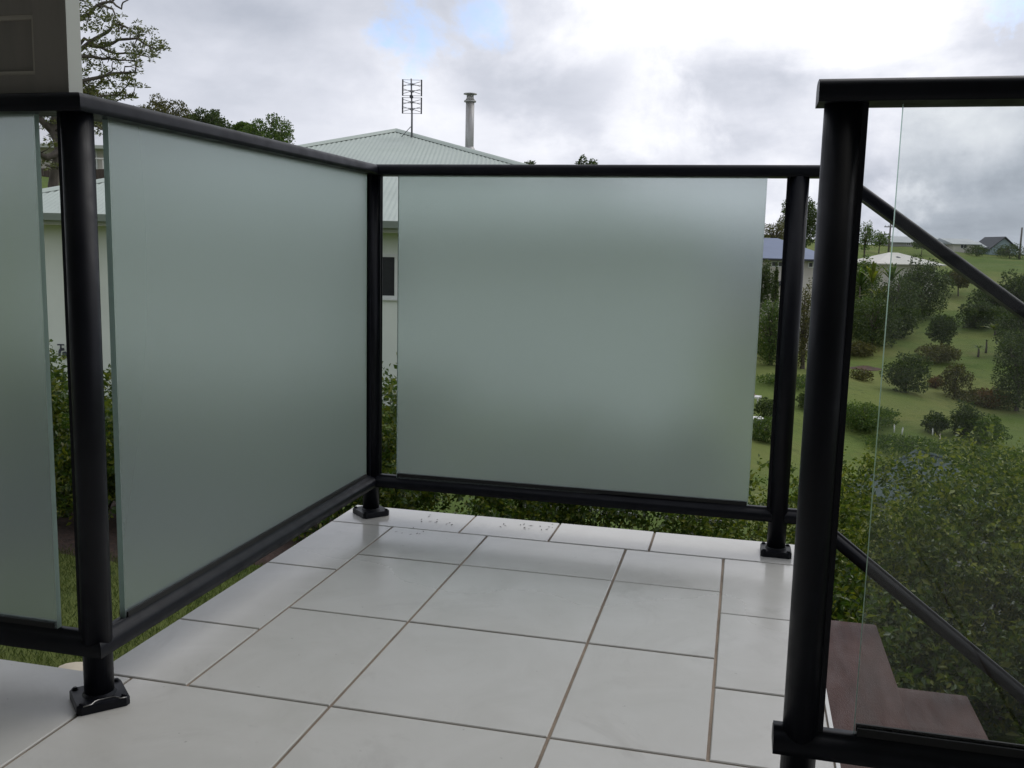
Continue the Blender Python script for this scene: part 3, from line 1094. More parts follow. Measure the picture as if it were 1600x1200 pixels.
def palm(name, base, h, r, mat, label, cat='palm', n=13, wide=0.10, upright=0.5, group=None):
    root = empty(name, base, 0, label, cat, group)
    MB().tube([(0, 0, -0.2), (0.02, 0, h * .5), (0, 0.02, h)], [0.09, 0.07, 0.05], 7).build('trunk', MAT['bark'], root)
    vs = MB()
    for k in range(n):
        a = 2 * PI * k / n + random.uniform(-.25, .25)
        e = random.uniform(upright - 0.35, upright + 0.45)
        L = r * random.uniform(0.75, 1.15)
        prev = None
        sd = Vector((-math.sin(a), math.cos(a), 0))
        for q in range(7):
            t = q / 6
            x = L * t * math.cos(e)
            z = L * t * math.sin(e) - L * 0.55 * t * t
            p = Vector((math.cos(a) * x, math.sin(a) * x, h + z))
            wdt = wide * L * (0.25 + 1.7 * t * (1 - t) * 2) * (1 - t * 0.8)
            cur = (p + sd * wdt + Vector((0, 0, -wdt * .4)), p, p - sd * wdt + Vector((0, 0, -wdt * .4)))
            if prev:
                vs.add([prev[0], prev[1], cur[1], cur[0], prev[2], cur[2]], [(0, 1, 2, 3), (1, 4, 5, 2)])
            prev = cur
    vs.build('fronds', mat, root)
    return root


def shrub(name, c, w, dpt, h, mat, label, group, n=5000, leaf=0.05, sprays=10, zb=None, bar=0.3):
    """leafy hedge plant: stems from the soil, dense leaf shell and upright leaf sprays"""
    zb = gz(c[0], c[1]) if zb is None else zb
    root = empty(name, (c[0], c[1], zb), -YAW, label, 'shrub', group)
    tops = []
    tb = MB()
    for k in range(8):
        a = random.uniform(0, 2 * PI)
        e = Vector((math.cos(a) * w * random.uniform(.1, .36), math.sin(a) * dpt * random.uniform(.05, .26), h * random.uniform(.35, .66)))
        s = Vector((e.x * .25, e.y * .25, -0.05))
        md = (s + e) / 2 + Vector((random.uniform(-.06, .06), random.uniform(-.06, .06), 0.03))
        tb.tube([s, md, e], [0.011, 0.007, 0.003], 5)
        tops.append(e)
    P, Dd = [], []
    # several overlapping bosses give an uneven surface with hollows
    nb_ = 26
    nb_ += 8
    cs = np.stack([RNG.uniform(-.42, .42, nb_) * w, RNG.uniform(-.38, .38, nb_) * dpt, (bar + RNG.uniform(0, 0.82 - bar, nb_)) * h], 1)
    rs = RNG.uniform(0.11, 0.23, nb_) * min(w, h) * 1.15
    PP, DD, LL = [], [], []
    per = 9
    ns = n // per
    pk = RNG.integers(0, nb_, ns)
    dr = sphere_pts(ns)
    S0 = cs[pk] + dr * (rs[pk] * RNG.uniform(0.35, 1.0, ns) ** 0.5)[:, None]
    sd = dr * .8 + RNG.normal(size=(ns, 3)) * .45 + np.array([0, 0, .35])
    sd /= np.linalg.norm(sd, axis=1, keepdims=True)
    SL = leaf * RNG.uniform(1.6, 3.6, ns)
    big_ = RNG.uniform(.75, 1.3, ns)
    for q in range(per):
        t = (q + RNG.uniform(-.3, .3, ns)) / (per - 1)
        P = S0 + sd * (SL * t)[:, None]
        sv = np.cross(sd, RNG.normal(size=(ns, 3)))
        sv /= np.linalg.norm(sv, axis=1, keepdims=True) + 1e-9
        PP.append(P)
        DD.append(sd * .55 + sv * .9)
        LL.append(leaf * big_ * RNG.uniform(.65, 1.15, ns) * (1.1 - .35 * t))
    for k in range(sprays):
        i = RNG.integers(0, nb_)
        s = Vector(cs[i]) + Vector((0, 0, rs[i] * 0.5))
        Lh = random.uniform(0.08, 0.26)
        e = s + Vector((random.uniform(-.4, .4) * Lh, random.uniform(-.4, .4) * Lh, Lh))
        m_ = int(Lh / 0.010)
        t = RNG.uniform(0.1, 1, m_)
        q = np.array(s)[None] * (1 - t)[:, None] + np.array(e)[None] * t[:, None]
        a = RNG.uniform(0, 2 * PI, m_)
        PP.append(q)
        DD.append(np.stack([np.cos(a), np.sin(a), RNG.uniform(0.1, .7, m_)], 1))
        LL.append(leaf * RNG.uniform(.6, 1.1, m_))
    tb.build('stems', MAT['twig'], root)
    P, Dd, Ls = np.concatenate(PP), np.concatenate(DD), np.concatenate(LL)
    ok = P[:, 2] > .03
    P, Dd, Ls = P[ok], Dd[ok], Ls[ok]
    me = leaf_mesh('foliage', P, Ls, Ls * 0.5, Dd, droop=0.12, mat=mat)
    o = link('foliage', me, None, root)
    o['kind'] = 'stuff'
    return root


# hedge behind the deck, between it and the neighbour's house
HEDGE = [  # u, v, width, depth, height above soil, material, leaf count, label
    (-7.0, 6.5, 2.2, 1.3, 0.95, LEAF_HEDGE, 6000, 'dense hedge shrub at the far left, behind the narrow frosted panel'),
    (-4.6, 6.2, 2.0, 1.3, 0.90, LEAF_HEDGE, 17000, 'low hedge shrub under the wall tap, seen left of the near left post'),
    (-2.85, 6.2, 1.9, 1.2, 1.12, LEAF_HEDGE, 17000, 'tall sprigged hedge shrub seen right of the near left post'),
    (-1.05, 6.3, 2.0, 1.2, 1.12, LEAF_HEDGE, 13000, 'hedge shrub below the small window, by the far left post'),
    (0.55, 6.0, 1.9, 1.2, 1.10, LEAF_HEDGE, 13000, 'dark hedge shrub under the middle of the far frosted panel'),
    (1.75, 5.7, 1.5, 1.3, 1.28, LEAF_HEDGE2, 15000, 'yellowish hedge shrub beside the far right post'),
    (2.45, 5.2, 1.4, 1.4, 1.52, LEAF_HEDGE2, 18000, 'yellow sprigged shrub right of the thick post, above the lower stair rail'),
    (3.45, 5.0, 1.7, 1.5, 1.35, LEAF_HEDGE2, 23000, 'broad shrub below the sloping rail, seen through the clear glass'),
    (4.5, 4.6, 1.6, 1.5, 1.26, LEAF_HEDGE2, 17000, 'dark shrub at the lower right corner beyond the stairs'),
    (1.95, 4.45, 1.1, 0.8, 0.80, LEAF_HEDGE, 9000, 'low shrub filling the shade directly behind the top stair'),
    (2.75, 3.75, 1.1, 0.8, 0.70, LEAF_HEDGE, 9000, 'low dark shrub at the foot of the stairs in the lower right corner'),
    (3.2, 4.1, 1.3, 0.8, 0.75, LEAF_HEDGE, 9000, 'low dark shrub beside the lower stairs, seen through the clear glass'),
]
for (u, v, w, dp, h, mt, n, lab) in HEDGE:
    p = UV(u, v)
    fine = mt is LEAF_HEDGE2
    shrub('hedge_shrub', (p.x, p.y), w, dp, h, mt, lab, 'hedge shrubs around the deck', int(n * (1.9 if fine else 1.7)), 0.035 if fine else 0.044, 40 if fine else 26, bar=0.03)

# mulch bed under the hedge
mbm = MB()
nu = 60
vs, fs = [], []
for i in range(nu + 1):
    u = -9 + 14 * i / nu
    for j, dv in enumerate((-0.85, -0.6, 0, 0.6, 0.85)):
        w_ = (-0.95 - 0.12 * math.sin(u * 2.1) - 0.08 * math.sin(u * 5.3)) if j == 0 else dv
        vv = 6.2 - (0.0 if u < 1.5 else (u - 1.5) * 0.45) + w_
        p = UV(u, vv)
        z = gz(p.x, p.y) + (-0.02 if j in (0, 4) else 0.05)
        vs.append((p.x, p.y, z))
for i in range(nu):
    for j in range(4):
        a = i * 5 + j
        fs.append((a, a + 5, a + 6, a + 1))
mbm.add(vs, fs, 0, True)
tag(mbm.build('garden_bed', MAT['mulch']), kind='structure')

# grass blades on the lawn beside the landing
n = 150000
gx = RNG.uniform(-5.2, -0.55, n)
gy = RNG.uniform(-0.75, 2.6, n)
P = np.stack([gx, gy, height(gx, gy)], 1)
Ls = RNG.uniform(0.014, 0.036, n)
Dg = RNG.normal(size=(n, 3)) * 0.5
Dg[:, 2] = 1
go = link('lawn_grass', leaf_mesh('lawn_grass', P, Ls, Ls * 0.10, Dg, mat=GRASS))
tag(go, 'short green lawn grass beside the landing', 'grass', kind='stuff')

stn = MB()
pst = []
for k in range(14):
    a = 2 * PI * k / 14
    pst.append((math.cos(a), math.sin(a)))
prevr = None
rings = [(0.92, 0.0), (1.0, 0.05), (0.97, 0.11), (0.80, 0.145), (0.4, 0.155)]
vs, fs = [], []
for (r, z) in rings:
    for (cx, cy) in pst:
        vs.append((cx * r * 0.115, cy * r * 0.08, z * .7))
for i in range(len(rings) - 1):
    for k in range(14):
        j = (k + 1) % 14
        fs.append((i * 14 + k, i * 14 + j, (i + 1) * 14 + j, (i + 1) * 14 + k))
fs.append(tuple(range(56, 70)))
stn.add(vs, fs, 0, True)
dr = ray(124, 1042)
tt = (-0.86 - CAM.z) / dr.z
pp = CAM + dr * tt
so = stn.build('garden_stone', MAT['stone'], None, (pp.x, pp.y, gz(pp.x, pp.y) - 0.02))
tag(so, 'cream rounded stone on the lawn behind the near left post', 'stone')

# wet leaf flecks on the far tiles
lt = MB()
for k in range(34):
    cx, cy = random.choice([(-0.55, 0.93), (-0.42, 0.85), (0.28, 0.98), (0.1, 0.95), (-0.6, 0.55)])
    x, y = (cx + random.gauss(0, .09)) * S, (cy + random.gauss(0, .05)) * S
    if y > 1.13 * S:
        continue
    a = random.uniform(0, PI)
    l, w = random.uniform(.003, .008), random.uniform(.0012, .0025)
    ca, sa = math.cos(a), math.sin(a)
    lt.add([(x - ca * l, y - sa * l, .0012), (x + sa * w, y - ca * w, .0016), (x + ca * l, y + sa * l, .0024), (x - sa * w, y + ca * w, .0016)], [(0, 1, 2, 3)])
tag(lt.build('leaf_litter', MAT['litter']), 'tiny dark leaf flecks on the wet far tiles', 'leaf litter', kind='stuff')


# ------------------------------------------------------------------ neighbour's house
def frame_of(u, v, z=0.0):
    p = UV(u, v)
    return (p.x, p.y, z), -YAW          # local x to the right of view, local y away


loc, rz = frame_of(-2.48, 14.0)
nh = empty('neighbour_house', loc, rz, 'pale green house with corrugated hip roof behind the frosted balustrade', 'house')
HWD = 5.95           # half width of the eaves
ZE, ZA = 1.18, 3.15
PITCHK = (ZA - ZE) / HWD
ridge = 2.2
wm = MB()
wm.box((-HWD + .5, .5, -1.45), (HWD - .5, 2 * HWD + ridge - .5, ZE - .16))
wall = wm.build('wall', MAT['wall_green'], nh)
pm = MB().box((-HWD + .49, .485, -2.2), (HWD - .49, 2 * HWD + ridge - .49, -1.225))
pm.build('plinth', MAT['wall_green'], nh)
jm = MB().box((-HWD + .5, .482, -1.224), (HWD - .5, .499, -1.212))
jm.build('base_flashing', MAT['gutter_green'], nh)
MB().box((-HWD + .02, .02, ZE - .165), (HWD - .02, 2 * HWD + ridge - .02, ZE - .15)).build('soffit', MAT['soffit'], nh)
fm = MB()
fm.box((-HWD + .01, .0, ZE - .15), (HWD - .01, .022, ZE - .012))
fm.box((-HWD + .01, .023, ZE - .15), (-HWD + .03, 2 * HWD + ridge, ZE - .012))
fm.box((HWD - .03, .023, ZE - .15), (HWD - .01, 2 * HWD + ridge, ZE - .012))
fm.build('fascia', MAT['fascia'], nh)
gm = MB()
gp = [(-.055, -.10), (-.055, 0.0), (-.045, 0.004), (-.04, -.01), (-.035, -.085), (.05, -.085), (.05, -.10)]
gm.sweep([(-HWD - .02, -.055, ZE - .005), (HWD + .02, -.055, ZE - .005)], [(-a, c) for a, c in gp])
gm.build('gutter', MAT['gutter_green'], nh)


def corrugated(poly_fn, u0, u1, pitch, name, parent, mat, amp=0.009, seg=4):
    """ribbed sheet: poly_fn(s) gives the lower and upper point of the sheet at along-eave position s"""
    vs, fs = [], []
    n_ = int((u1 - u0) / pitch) * seg
    for i in range(n_ + 1):
        s = u0 + (u1 - u0) * i / n_
        lo, hi, nrm = poly_fn(s)
        o_ = nrm * (amp * math.cos(2 * PI * i / seg))
        vs += [lo + o_, hi + o_]
    for i in range(n_):
        fs.append((2 * i, 2 * i + 2, 2 * i + 3, 2 * i + 1))
    m = MB()
    m.add(vs, fs, 0, True)
    return m.build(name, mat, parent)


rf = empty('roof', (0, 0, 0))
bpy.data.objects.remove(rf)
sn = Vector((0, -PITCHK, 1)).normalized()


def front_slope(s):
    y1 = max(0.02, HWD - abs(s))
    return Vector((s, -.05, ZE - .05 * PITCHK)), Vector((s, y1, ZE + y1 * PITCHK)), sn


roof = corrugated(front_slope, -HWD, HWD, 0.080, 'roof', nh, MAT['roof_green'], 0.0065)
LEN = 2 * HWD + ridge
rm = MB()
rm.add([(-HWD, 0, ZE), (0, HWD, ZA), (0, HWD + ridge, ZA), (-HWD, LEN, ZE)], [(0, 1, 2, 3)])
rm.add([(HWD, 0, ZE), (HWD, LEN, ZE), (0, HWD + ridge, ZA), (0, HWD, ZA)], [(0, 1, 2, 3)])
rm.add([(-HWD, LEN, ZE), (0, HWD + ridge, ZA), (HWD, LEN, ZE)], [(0, 1, 2)])
rm.build('side_roofs', MAT['roof_green'], roof)
cm = MB()
capp = [(-.10, -.022), (-.055, 0.016), (-.02, .034), (.02, .034), (.055, .016), (.10, -.022), (.055, .006), (-.055, .006)]
for e in ((-HWD, 0, ZE + .01), (HWD, 0, ZE + .01), (0, HWD + ridge, ZA + .012)):
    cm.sweep([e, (0, HWD, ZA + .012)], capp)
cm.build('hip_cap', MAT['roof_green'], roof)
# small window in the gap beside the far left post
wx1 = (618.5 - 800) / FPX * 14.5 + 2.48
wx0 = wx1 - 0.85
wz0, wz1 = 0.03, 0.70
win = empty('window_tmp')
bpy.data.objects.remove(win)
w = MB()
fw = 0.045
w.box((wx0, .465, wz0), (wx1, .5005, wz0 + fw)).box((wx0, .465, wz1 - fw), (wx1, .5005, wz1))
w.box((wx0, .466, wz0 + fw), (wx0 + fw, .5005, wz1 - fw)).box((wx1 - fw, .466, wz0 + fw), (wx1, .5005, wz1 - fw))
w.box(((wx0 + wx1) / 2 - .02, .468, wz0 + fw), ((wx0 + wx1) / 2 + .02, .5005, wz1 - fw))
wo = w.build('window', MAT['win_frame'], nh)
MB().box((wx0 + fw, .480, wz0 + fw), ((wx0 + wx1) / 2 - .02, .4985, wz1 - fw)).build('pane', MAT['win_glass'], wo)
MB().box(((wx0 + wx1) / 2 + .02, .480, wz0 + fw), (wx1 - fw, .4985, wz1 - fw)).build('pane', MAT['win_glass'], wo)
MB().box((wx0 - .02, .45, wz0 - .025), (wx1 + .02, .4995, wz0 - .001)).build('sill', MAT['win_frame'], wo)
# garden tap
tx = (93 - 800) / FPX * 14.5 + 2.48
tp = MB()
tp.tube([(tx, .5, -.86), (tx, .42, -.86), (tx, .39, -.88), (tx + .005, .375, -.95)], [.022, .022, .02, .018], 8)
tp.tube([(tx, .43, -.86), (tx, .43, -.79)], [.014, .012], 8)
tp.box((tx - .05, .42, -.795), (tx + .05, .44, -.775))
tp.tube([(tx + .03, .47, -.90), (tx + .05, .46, -.96), (tx + .02, .46, -1.0)], [.03, .045, .02], 8)
tp.build('tap', MAT['dark_trim'], nh)
# flue through the roof
fx, fy = (726.5 - 800) / FPX * 20.3 + 2.48, 6.3
fl = MB()
fl.tube([(fx, fy, 2.4), (fx, fy, 3.86)], 0.088, 18)
fl.build('flue', MAT['galv'], roof)
fl = MB()
fl.tube([(fx, fy, 3.80), (fx, fy, 3.83)], [0.125, 0.125], 18)
fl.tube([(fx, fy, 3.83), (fx, fy, 3.90), (fx, fy, 3.93)], [0.105, 0.062, 0.062], 18)
fl.tube([(fx, fy, 3.955), (fx, fy, 3.972), (fx, fy, 3.99)], [0.14, 0.135, 0.03], 18)
for k in range(4):
    a = k * PI / 2 + .4
    fl.tube([(fx + math.cos(a) * .07, fy + math.sin(a) * .07, 3.88), (fx + math.cos(a) * .07, fy + math.sin(a) * .07, 3.96)], 0.008, 5)
fl.build('flue_cowl', MAT['galv'], roof)
MB().tube([(fx, fy, 2.55), (fx, fy, 2.83), (fx, fy, 2.9)], [0.22, 0.13, 0.089], 18).build('flue_flashing', MAT['galv'], roof)

# television aerial
ploc, prz = frame_of((638.5 - 800) / FPX * 19.4, 19.4, 0)
ta = empty('television_aerial', (ploc[0], ploc[1], 2.95), prz, 'four bay television aerial on thin mast near the roof peak', 'aerial')
MB().tube([(0, 0, -.1), (0, 0, .45), (-.02, 0, 1.14)], [.02, .018, .014], 8).build('mast', MAT['aerial'], ta)
am = MB()
am.tube([(-.22, 0, .0), (-.02, 0, .22)], .008, 5)
am.build('stay', MAT['aerial'], ta)
for k, zc in enumerate((.625, .965)):
    for sx in (-.185, .185):
        MB().box((sx - .012, -.03, zc - .155), (sx + .012, .02, zc + .155)).build('reflector_bar', MAT['aerial_dark'], ta)
    e = MB()
    for dz in (-.15, -.05, .05, .15):
        e.tube([(-.185, 0, zc + dz), (.185, 0, zc + dz)], .0045, 5)
    for dz in (-.08, .06):
        for sx in (-1, 1):
            for up in (-1, 1):
                e.tube([(sx * .02, -.08, zc + dz), (sx * .17, -.08, zc + dz + up * .045)], .0055, 5)
        e.box((-.03, -.085, zc + dz - .012), (.03, .0, zc + dz + .012))
    e.build('dipole', MAT['aerial'], ta)
MB().tube([(-.01, -.06, .79), (-.01, .0, .79)], .036, 12).build('balun', MAT['aerial_dark'], ta)


# ------------------------------------------------------------------ far houses
def simple_house(name, u0, u1, v0, v1, zb, ze, zr, wallm, roofm, label, over=0.5, hipl=True, hipr=True, gable_front=False, rz_off=0.0, windows=(), group=None, wf='dark_trim', ridge_inset=None):
    uc, vc = (u0 + u1) / 2, (v0 + v1) / 2
    (lx, ly, _), rz = frame_of(uc, vc)
    root = empty(name, (lx, ly, zb), rz + rz_off, label, 'house', group)
    hw_, hd = (u1 - u0) / 2, (v1 - v0) / 2
    e, r = ze - zb, zr - zb
    MB().box((-hw_, -hd, -1.5), (hw_, hd, e)).build('wall', wallm, root)
    ow, od = hw_ + over, hd + over
    ins = ridge_inset if ridge_inset is not None else od
    xl = -ow + (ins if hipl else 0)
    xr = ow - (ins if hipr else 0)
    m = MB()
    drop = 0.12
    eb = e - drop
    V = [(-ow, -od, eb), (ow, -od, eb), (ow, od, eb), (-ow, od, eb), (xl, 0, r), (xr, 0, r)]
    V2 = [(a, b_, c + 0.10) for a, b_, c in V[:4]] + [(xl, 0, r + .02), (xr, 0, r + .02)]
    m.add(V2, [(0, 1, 5, 4), (1, 2, 5), (2, 3, 4, 5), (3, 0, 4)])
    m.add(V[:4] + V2[:4], [(3, 2, 1, 0), (0, 1, 5, 4), (1, 2, 6, 5), (2, 3, 7, 6), (3, 0, 4, 7)])
    m.build('roof', roofm, root)
    if wf:
        MB().box((-ow - .03, -od - .10, eb - .02), (ow + .03, -od - .004, eb + .11)).build('gutter', MAT[wf], root)
    for (wu0, wu1, wz0, wz1) in windows:
        a, c = wu0 - uc, wu1 - uc
        z0, z1 = wz0 - zb, wz1 - zb
        t = 0.06
        f = MB().box((a, -hd - .05, z0), (c, -hd + .01, z0 + t)).box((a, -hd - .05, z1 - t), (c, -hd + .01, z1)) \
            .box((a, -hd - .049, z0 + t), (a + t, -hd + .01, z1 - t)).box((c - t, -hd - .049, z0 + t), (c, -hd + .01, z1 - t)) \
            .box(((a + c) / 2 - t / 2, -hd - .048, z0 + t), ((a + c) / 2 + t / 2, -hd + .01, z1 - t))
        fo = f.build('window', MAT['win_frame'], root)
        MB().box((a + t, -hd - .02, z0 + t), ((a + c) / 2 - t / 2, -hd + .008, z1 - t)).build('pane', MAT['win_glass'], fo)
        MB().box(((a + c) / 2 + t / 2, -hd - .02, z0 + t), (c - t, -hd + .008, z1 - t)).build('pane', MAT['win_glass'], fo)
    return root


def U(px, v):
    return (px - 800) / FPX * v


def Zat(px, py, v):
    return on_ray(px, py, v).z


# cream house uphill on the left
v = 40
wh = simple_house('uphill_house', U(-120, v), U(240, v), v, v + 7, 2.2, Zat(155, 229, v), Zat(155, 200, v + 3.5), MAT['white_wall'], MAT['white_roof'],
                  'cream house with white roof uphill behind the near left post', 0.6,
                  windows=((U(144, v), U(158.5, v), Zat(152, 274, v), Zat(152, 233, v)), (U(20, v), U(48, v), Zat(40, 262, v), Zat(40, 236, v)),
                           (U(198, v), U(222, v), Zat(210, 268, v), Zat(210, 240, v))), wf='fascia')
vb = MB()
zr0 = Zat(155, 250, 39)
for k in range(22):
    x = -9 + 18 * k / 21
    vb.box((x - .02, -.02, -1.1), (x + .02, .02, 0))
vb.box((-9.1, -.04, 0), (9.1, .04, .05))
(lx, ly, _), rz_ = frame_of(U(150, 38.6), 38.6)
fe = vb.build('porch_railing', MAT['white_trim'], None, (lx, ly, zr0), (0, 0, rz_))
tag(fe, 'thin white railing in front of the cream uphill house', 'railing')
# brown timber fence below it
(lx, ly, _), rz_ = frame_of(U(90, 35), 35.5)
zf0, zf1 = 2.0, Zat(90, 263, 35.5)
fen = empty('timber_fence', (lx, ly, 0), rz_, 'dark brown timber fence along the top of the left lawn', 'fence')
pal = MB().box((-.068, -.012, zf0), (.068, .012, zf1)).mesh('paling')
pal.materials.append(MAT['brown_fence'])
for k in range(64):
    link('paling', pal, None, fen, (-4.6 + k * .145, random.uniform(-.008, .008), random.uniform(-.02, .02)))
MB().box((-4.7, .013, zf1 - .35), (4.7, .06, zf1 - .26)).box((-4.7, .013, zf0 + .2), (4.7, .06, zf0 + .29)).build('fence_rail', MAT['brown_fence'], fen)

# blue roofed house between the posts
v = 70
bh = simple_house('blue_roofed_house', U(1050, v), U(1284, v), v, v + 9, -6.4, Zat(1230, 404, v), Zat(1230, 373, v + 4.5), MAT['white_wall'], MAT['blue_roof'],
                  'two storey cream house with blue roof seen beside the far right post', 0.7,
                  windows=((U(1197, v), U(1218.5, v), Zat(1208, 417, v), Zat(1208, 408, v)), (U(1254, v), U(1269, v), Zat(1260, 418, v), Zat(1260, 409, v)),
                           (U(1120, v), U(1145, v), Zat(1130, 420, v), Zat(1130, 408, v)), (U(1208, v), U(1224, v), Zat(1215, 470, v), Zat(1215, 456, v))), ridge_inset=3.2)
pg = MB()
pu0, pu1 = U(1207, v) - U(1167, v) , U(1225, v) - U(1167, v)
zg0, zg1 = Zat(1215, 444, v) + 6.4, Zat(1215, 437, v) + 6.4
md = (pu0 + pu1) / 2
yy = -4.5
pg.add([(pu0 - .2, yy - 1.2, zg0), (md, yy - 1.2, zg1), (md, yy, zg1), (pu0 - .2, yy, zg0),
        (pu0 - .2, yy - 1.2, zg0 - .14), (md, yy - 1.2, zg1 - .14), (md, yy, zg1 - .14), (pu0 - .2, yy, zg0 - .14)],
       [(0, 1, 2, 3), (7, 6, 5, 4), (0, 4, 5, 1), (0, 3, 7, 4)])
pg.add([(pu1 + .2, yy - 1.2, zg0), (md, yy - 1.2, zg1), (md, yy, zg1), (pu1 + .2, yy, zg0),
        (pu1 + .2, yy - 1.2, zg0 - .14), (md, yy - 1.2, zg1 - .14), (md, yy, zg1 - .14), (pu1 + .2, yy, zg0 - .14)],
       [(3, 2, 1, 0), (4, 5, 6, 7), (1, 5, 4, 0), (4, 7, 3, 0)])
pg.build('porch_gable', MAT['dark_trim'], bh)
MB().add([(pu0, yy - .9, zg0 - 2.2), (pu1, yy - .9, zg0 - 2.2), (pu1, yy - .9, zg0 - .1), (md, yy - .9, zg1 - .16), (pu0, yy - .9, zg0 - .1),
          (pu0, yy, zg0 - 2.2), (pu1, yy, zg0 - 2.2), (pu1, yy, zg0 - .1), (md, yy, zg1 - .16), (pu0, yy, zg0 - .1)],
         [(0, 1, 2, 3, 4), (1, 6, 7, 2), (5, 0, 4, 9)]).build('porch_wall', MAT['white_wall'], bh)

# low cream roofed house among the trees
v = 96
ch = simple_house('cream_roofed_house', U(1366, v), U(1452, v), v, v + 8, -5.0, Zat(1410, 412, v), Zat(1400, 395, v + 4), MAT['white_wall'], MAT['cream_roof'],
                  'low house with cream hip roof half hidden by trees on the slope', 0.7, wf=None, ridge_inset=3.0)
dm = MB().tube([(0, 0, -.04), (0, 0, .06), (0, 0, .22)], [.55, .5, .05], 12)
dm.build('skylight', MAT['dark_trim'], ch, (U(1405, v) - U(1409, v), -1.8, Zat(1405, 404, v) + 5.0))

# row of houses on the ridge
rid = []
v = 158
simple_house('ridge_house', U(1383, v), U(1462, v), v, v + 8, 1.4, Zat(1400, 378, v), Zat(1400, 369.5, v + 4), MAT['grey_wall'], MAT['grey_roof'],
             'long grey house on the ridge beside the left power pole', 0.4, hipl=False, hipr=False, group='houses along the ridge',
             windows=((U(1404, v), U(1410, v), Zat(1407, 383, v), Zat(1407, 379, v)), (U(1414, v), U(1420, v), Zat(1417, 383, v), Zat(1417, 379, v))), wf=None)
simple_house('ridge_house', U(1464, v), U(1502, v), v - 3, v + 6, 1.0, Zat(1485, 381, v), Zat(1485, 373, v + 3), MAT['white_wall'], MAT['grey_roof'],
             'small pale house on the ridge in the middle of the row', 0.4, hipl=False, hipr=False, group='houses along the ridge',
             windows=((U(1474, v), U(1484, v), Zat(1480, 388, v), Zat(1480, 381, v)),), wf=None)
gh = simple_house('ridge_house', U(1500, v), U(1548, v), v - 4, v + 6, 1.0, Zat(1525, 386, v), Zat(1525, 378, v + 3), MAT['teal_wall'], MAT['grey_roof'],
                  'blue green house with front gable at the right of the ridge row', 0.4, hipl=False, hipr=False, group='houses along the ridge', wf=None)
gb = MB()
gz0, gz1 = Zat(1527, 388, v - 5) - 1.0, Zat(1527, 370.5, v - 5) - 1.0
gw = 2.1
cx_ = U(1528, v) - U(1524, v)
gb.add([(cx_ - gw, -6.4, gz0 - 1.6), (cx_ + gw, -6.4, gz0 - 1.6), (cx_ + gw, -6.4, gz0), (cx_, -6.4, gz1), (cx_ - gw, -6.4, gz0),
        (cx_ - gw, 0, gz0 - 1.6), (cx_ + gw, 0, gz0 - 1.6), (cx_ + gw, 0, gz0), (cx_, 0, gz1), (cx_ - gw, 0, gz0)],
       [(0, 1, 2, 3, 4), (1, 6, 7, 2), (5, 0, 4, 9)])
gb.build('gable', MAT['teal_wall'], gh)
gr = MB()
for s_ in (-1, 1):
    gr.add([(cx_, -6.8, gz1 + .18), (cx_ + s_ * (gw + .35), -6.8, gz0 - .1), (cx_ + s_ * (gw + .35), 0, gz0 - .1), (cx_, 0, gz1 + .18),
            (cx_, -6.8, gz1 + .02), (cx_ + s_ * (gw + .35), -6.8, gz0 - .26), (cx_ + s_ * (gw + .35), 0, gz0 - .26), (cx_, 0, gz1 + .02)],
           [(0, 1, 2, 3), (4, 5, 6, 7), (0, 1, 5, 4), (1, 2, 6, 5)])
gr.build('gable_roof', MAT['dark_trim'], gh)
MB().box((cx_ - .9, -6.46, gz0 - .9), (cx_ + .9, -6.41, gz0 + .1)).build('window', MAT['win_glass'], gh)

# shed roof below the hedge
sv = 15.0
pA, pB = UV(U(1447, 15.2), 15.2), UV(U(1512, 14.5), 14.5)
zrid = Zat(1447, 705, 15.2)
(lx, ly, lz) = ((pA.x + pB.x) / 2, (pA.y + pB.y) / 2, zrid)
shd = empty('garden_shed', (lx, ly, gz(lx, ly)), math.atan2(pB.y - pA.y, pB.x - pA.x), 'weathered grey green shed roof showing above the right hand shrubs', 'shed')
hl = (pB - pA).to_2d().length / 2
zz = zrid - gz(lx, ly)


OL, OR, DR, ED = 0.42, 0.95, 0.62, 1.15


def shed_front(s):
    e = OL if s < 0 else OR
    k = max(0.0, min(1.0, (hl + e - abs(s)) / e))
    return Vector((s, -ED, zz - DR)), Vector((s, -ED + ED * k, zz - DR + DR * k)), Vector((0, -.47, .88))


so_ = corrugated(shed_front, -hl - OL, hl + OR, .11, 'roof', shd, MAT['shed_roof'], .012)
sm = MB()
sm.add([(-hl - OL, ED, zz - DR), (hl + OR, ED, zz - DR), (hl, 0, zz), (-hl, 0, zz)], [(0, 1, 2, 3)])
sm.add([(hl + OR, -ED, zz - DR), (hl + OR, ED, zz - DR), (hl, 0, zz)], [(0, 1, 2)])
sm.add([(-hl - OL, ED, zz - DR), (-hl - OL, -ED, zz - DR), (-hl, 0, zz)], [(0, 1, 2)])
sm.build('side_roofs', MAT['shed_roof'], so_)
sm = MB()
sm.sweep([(-hl - OL, -ED, zz - DR + .02), (-hl, 0, zz + .015), (hl, 0, zz + .015), (hl + OR, -ED, zz - DR + .02)], [(-.04, -.01), (0, .015), (.04, -.01), (0, -.012)])
sm.build('hip_cap', MAT['shed_roof'], so_)
MB().box((-hl - .3, -1.0, -.6), (hl + .8, 1.0, zz - DR - .02)).build('wall', MAT['grey_wall'], shd)


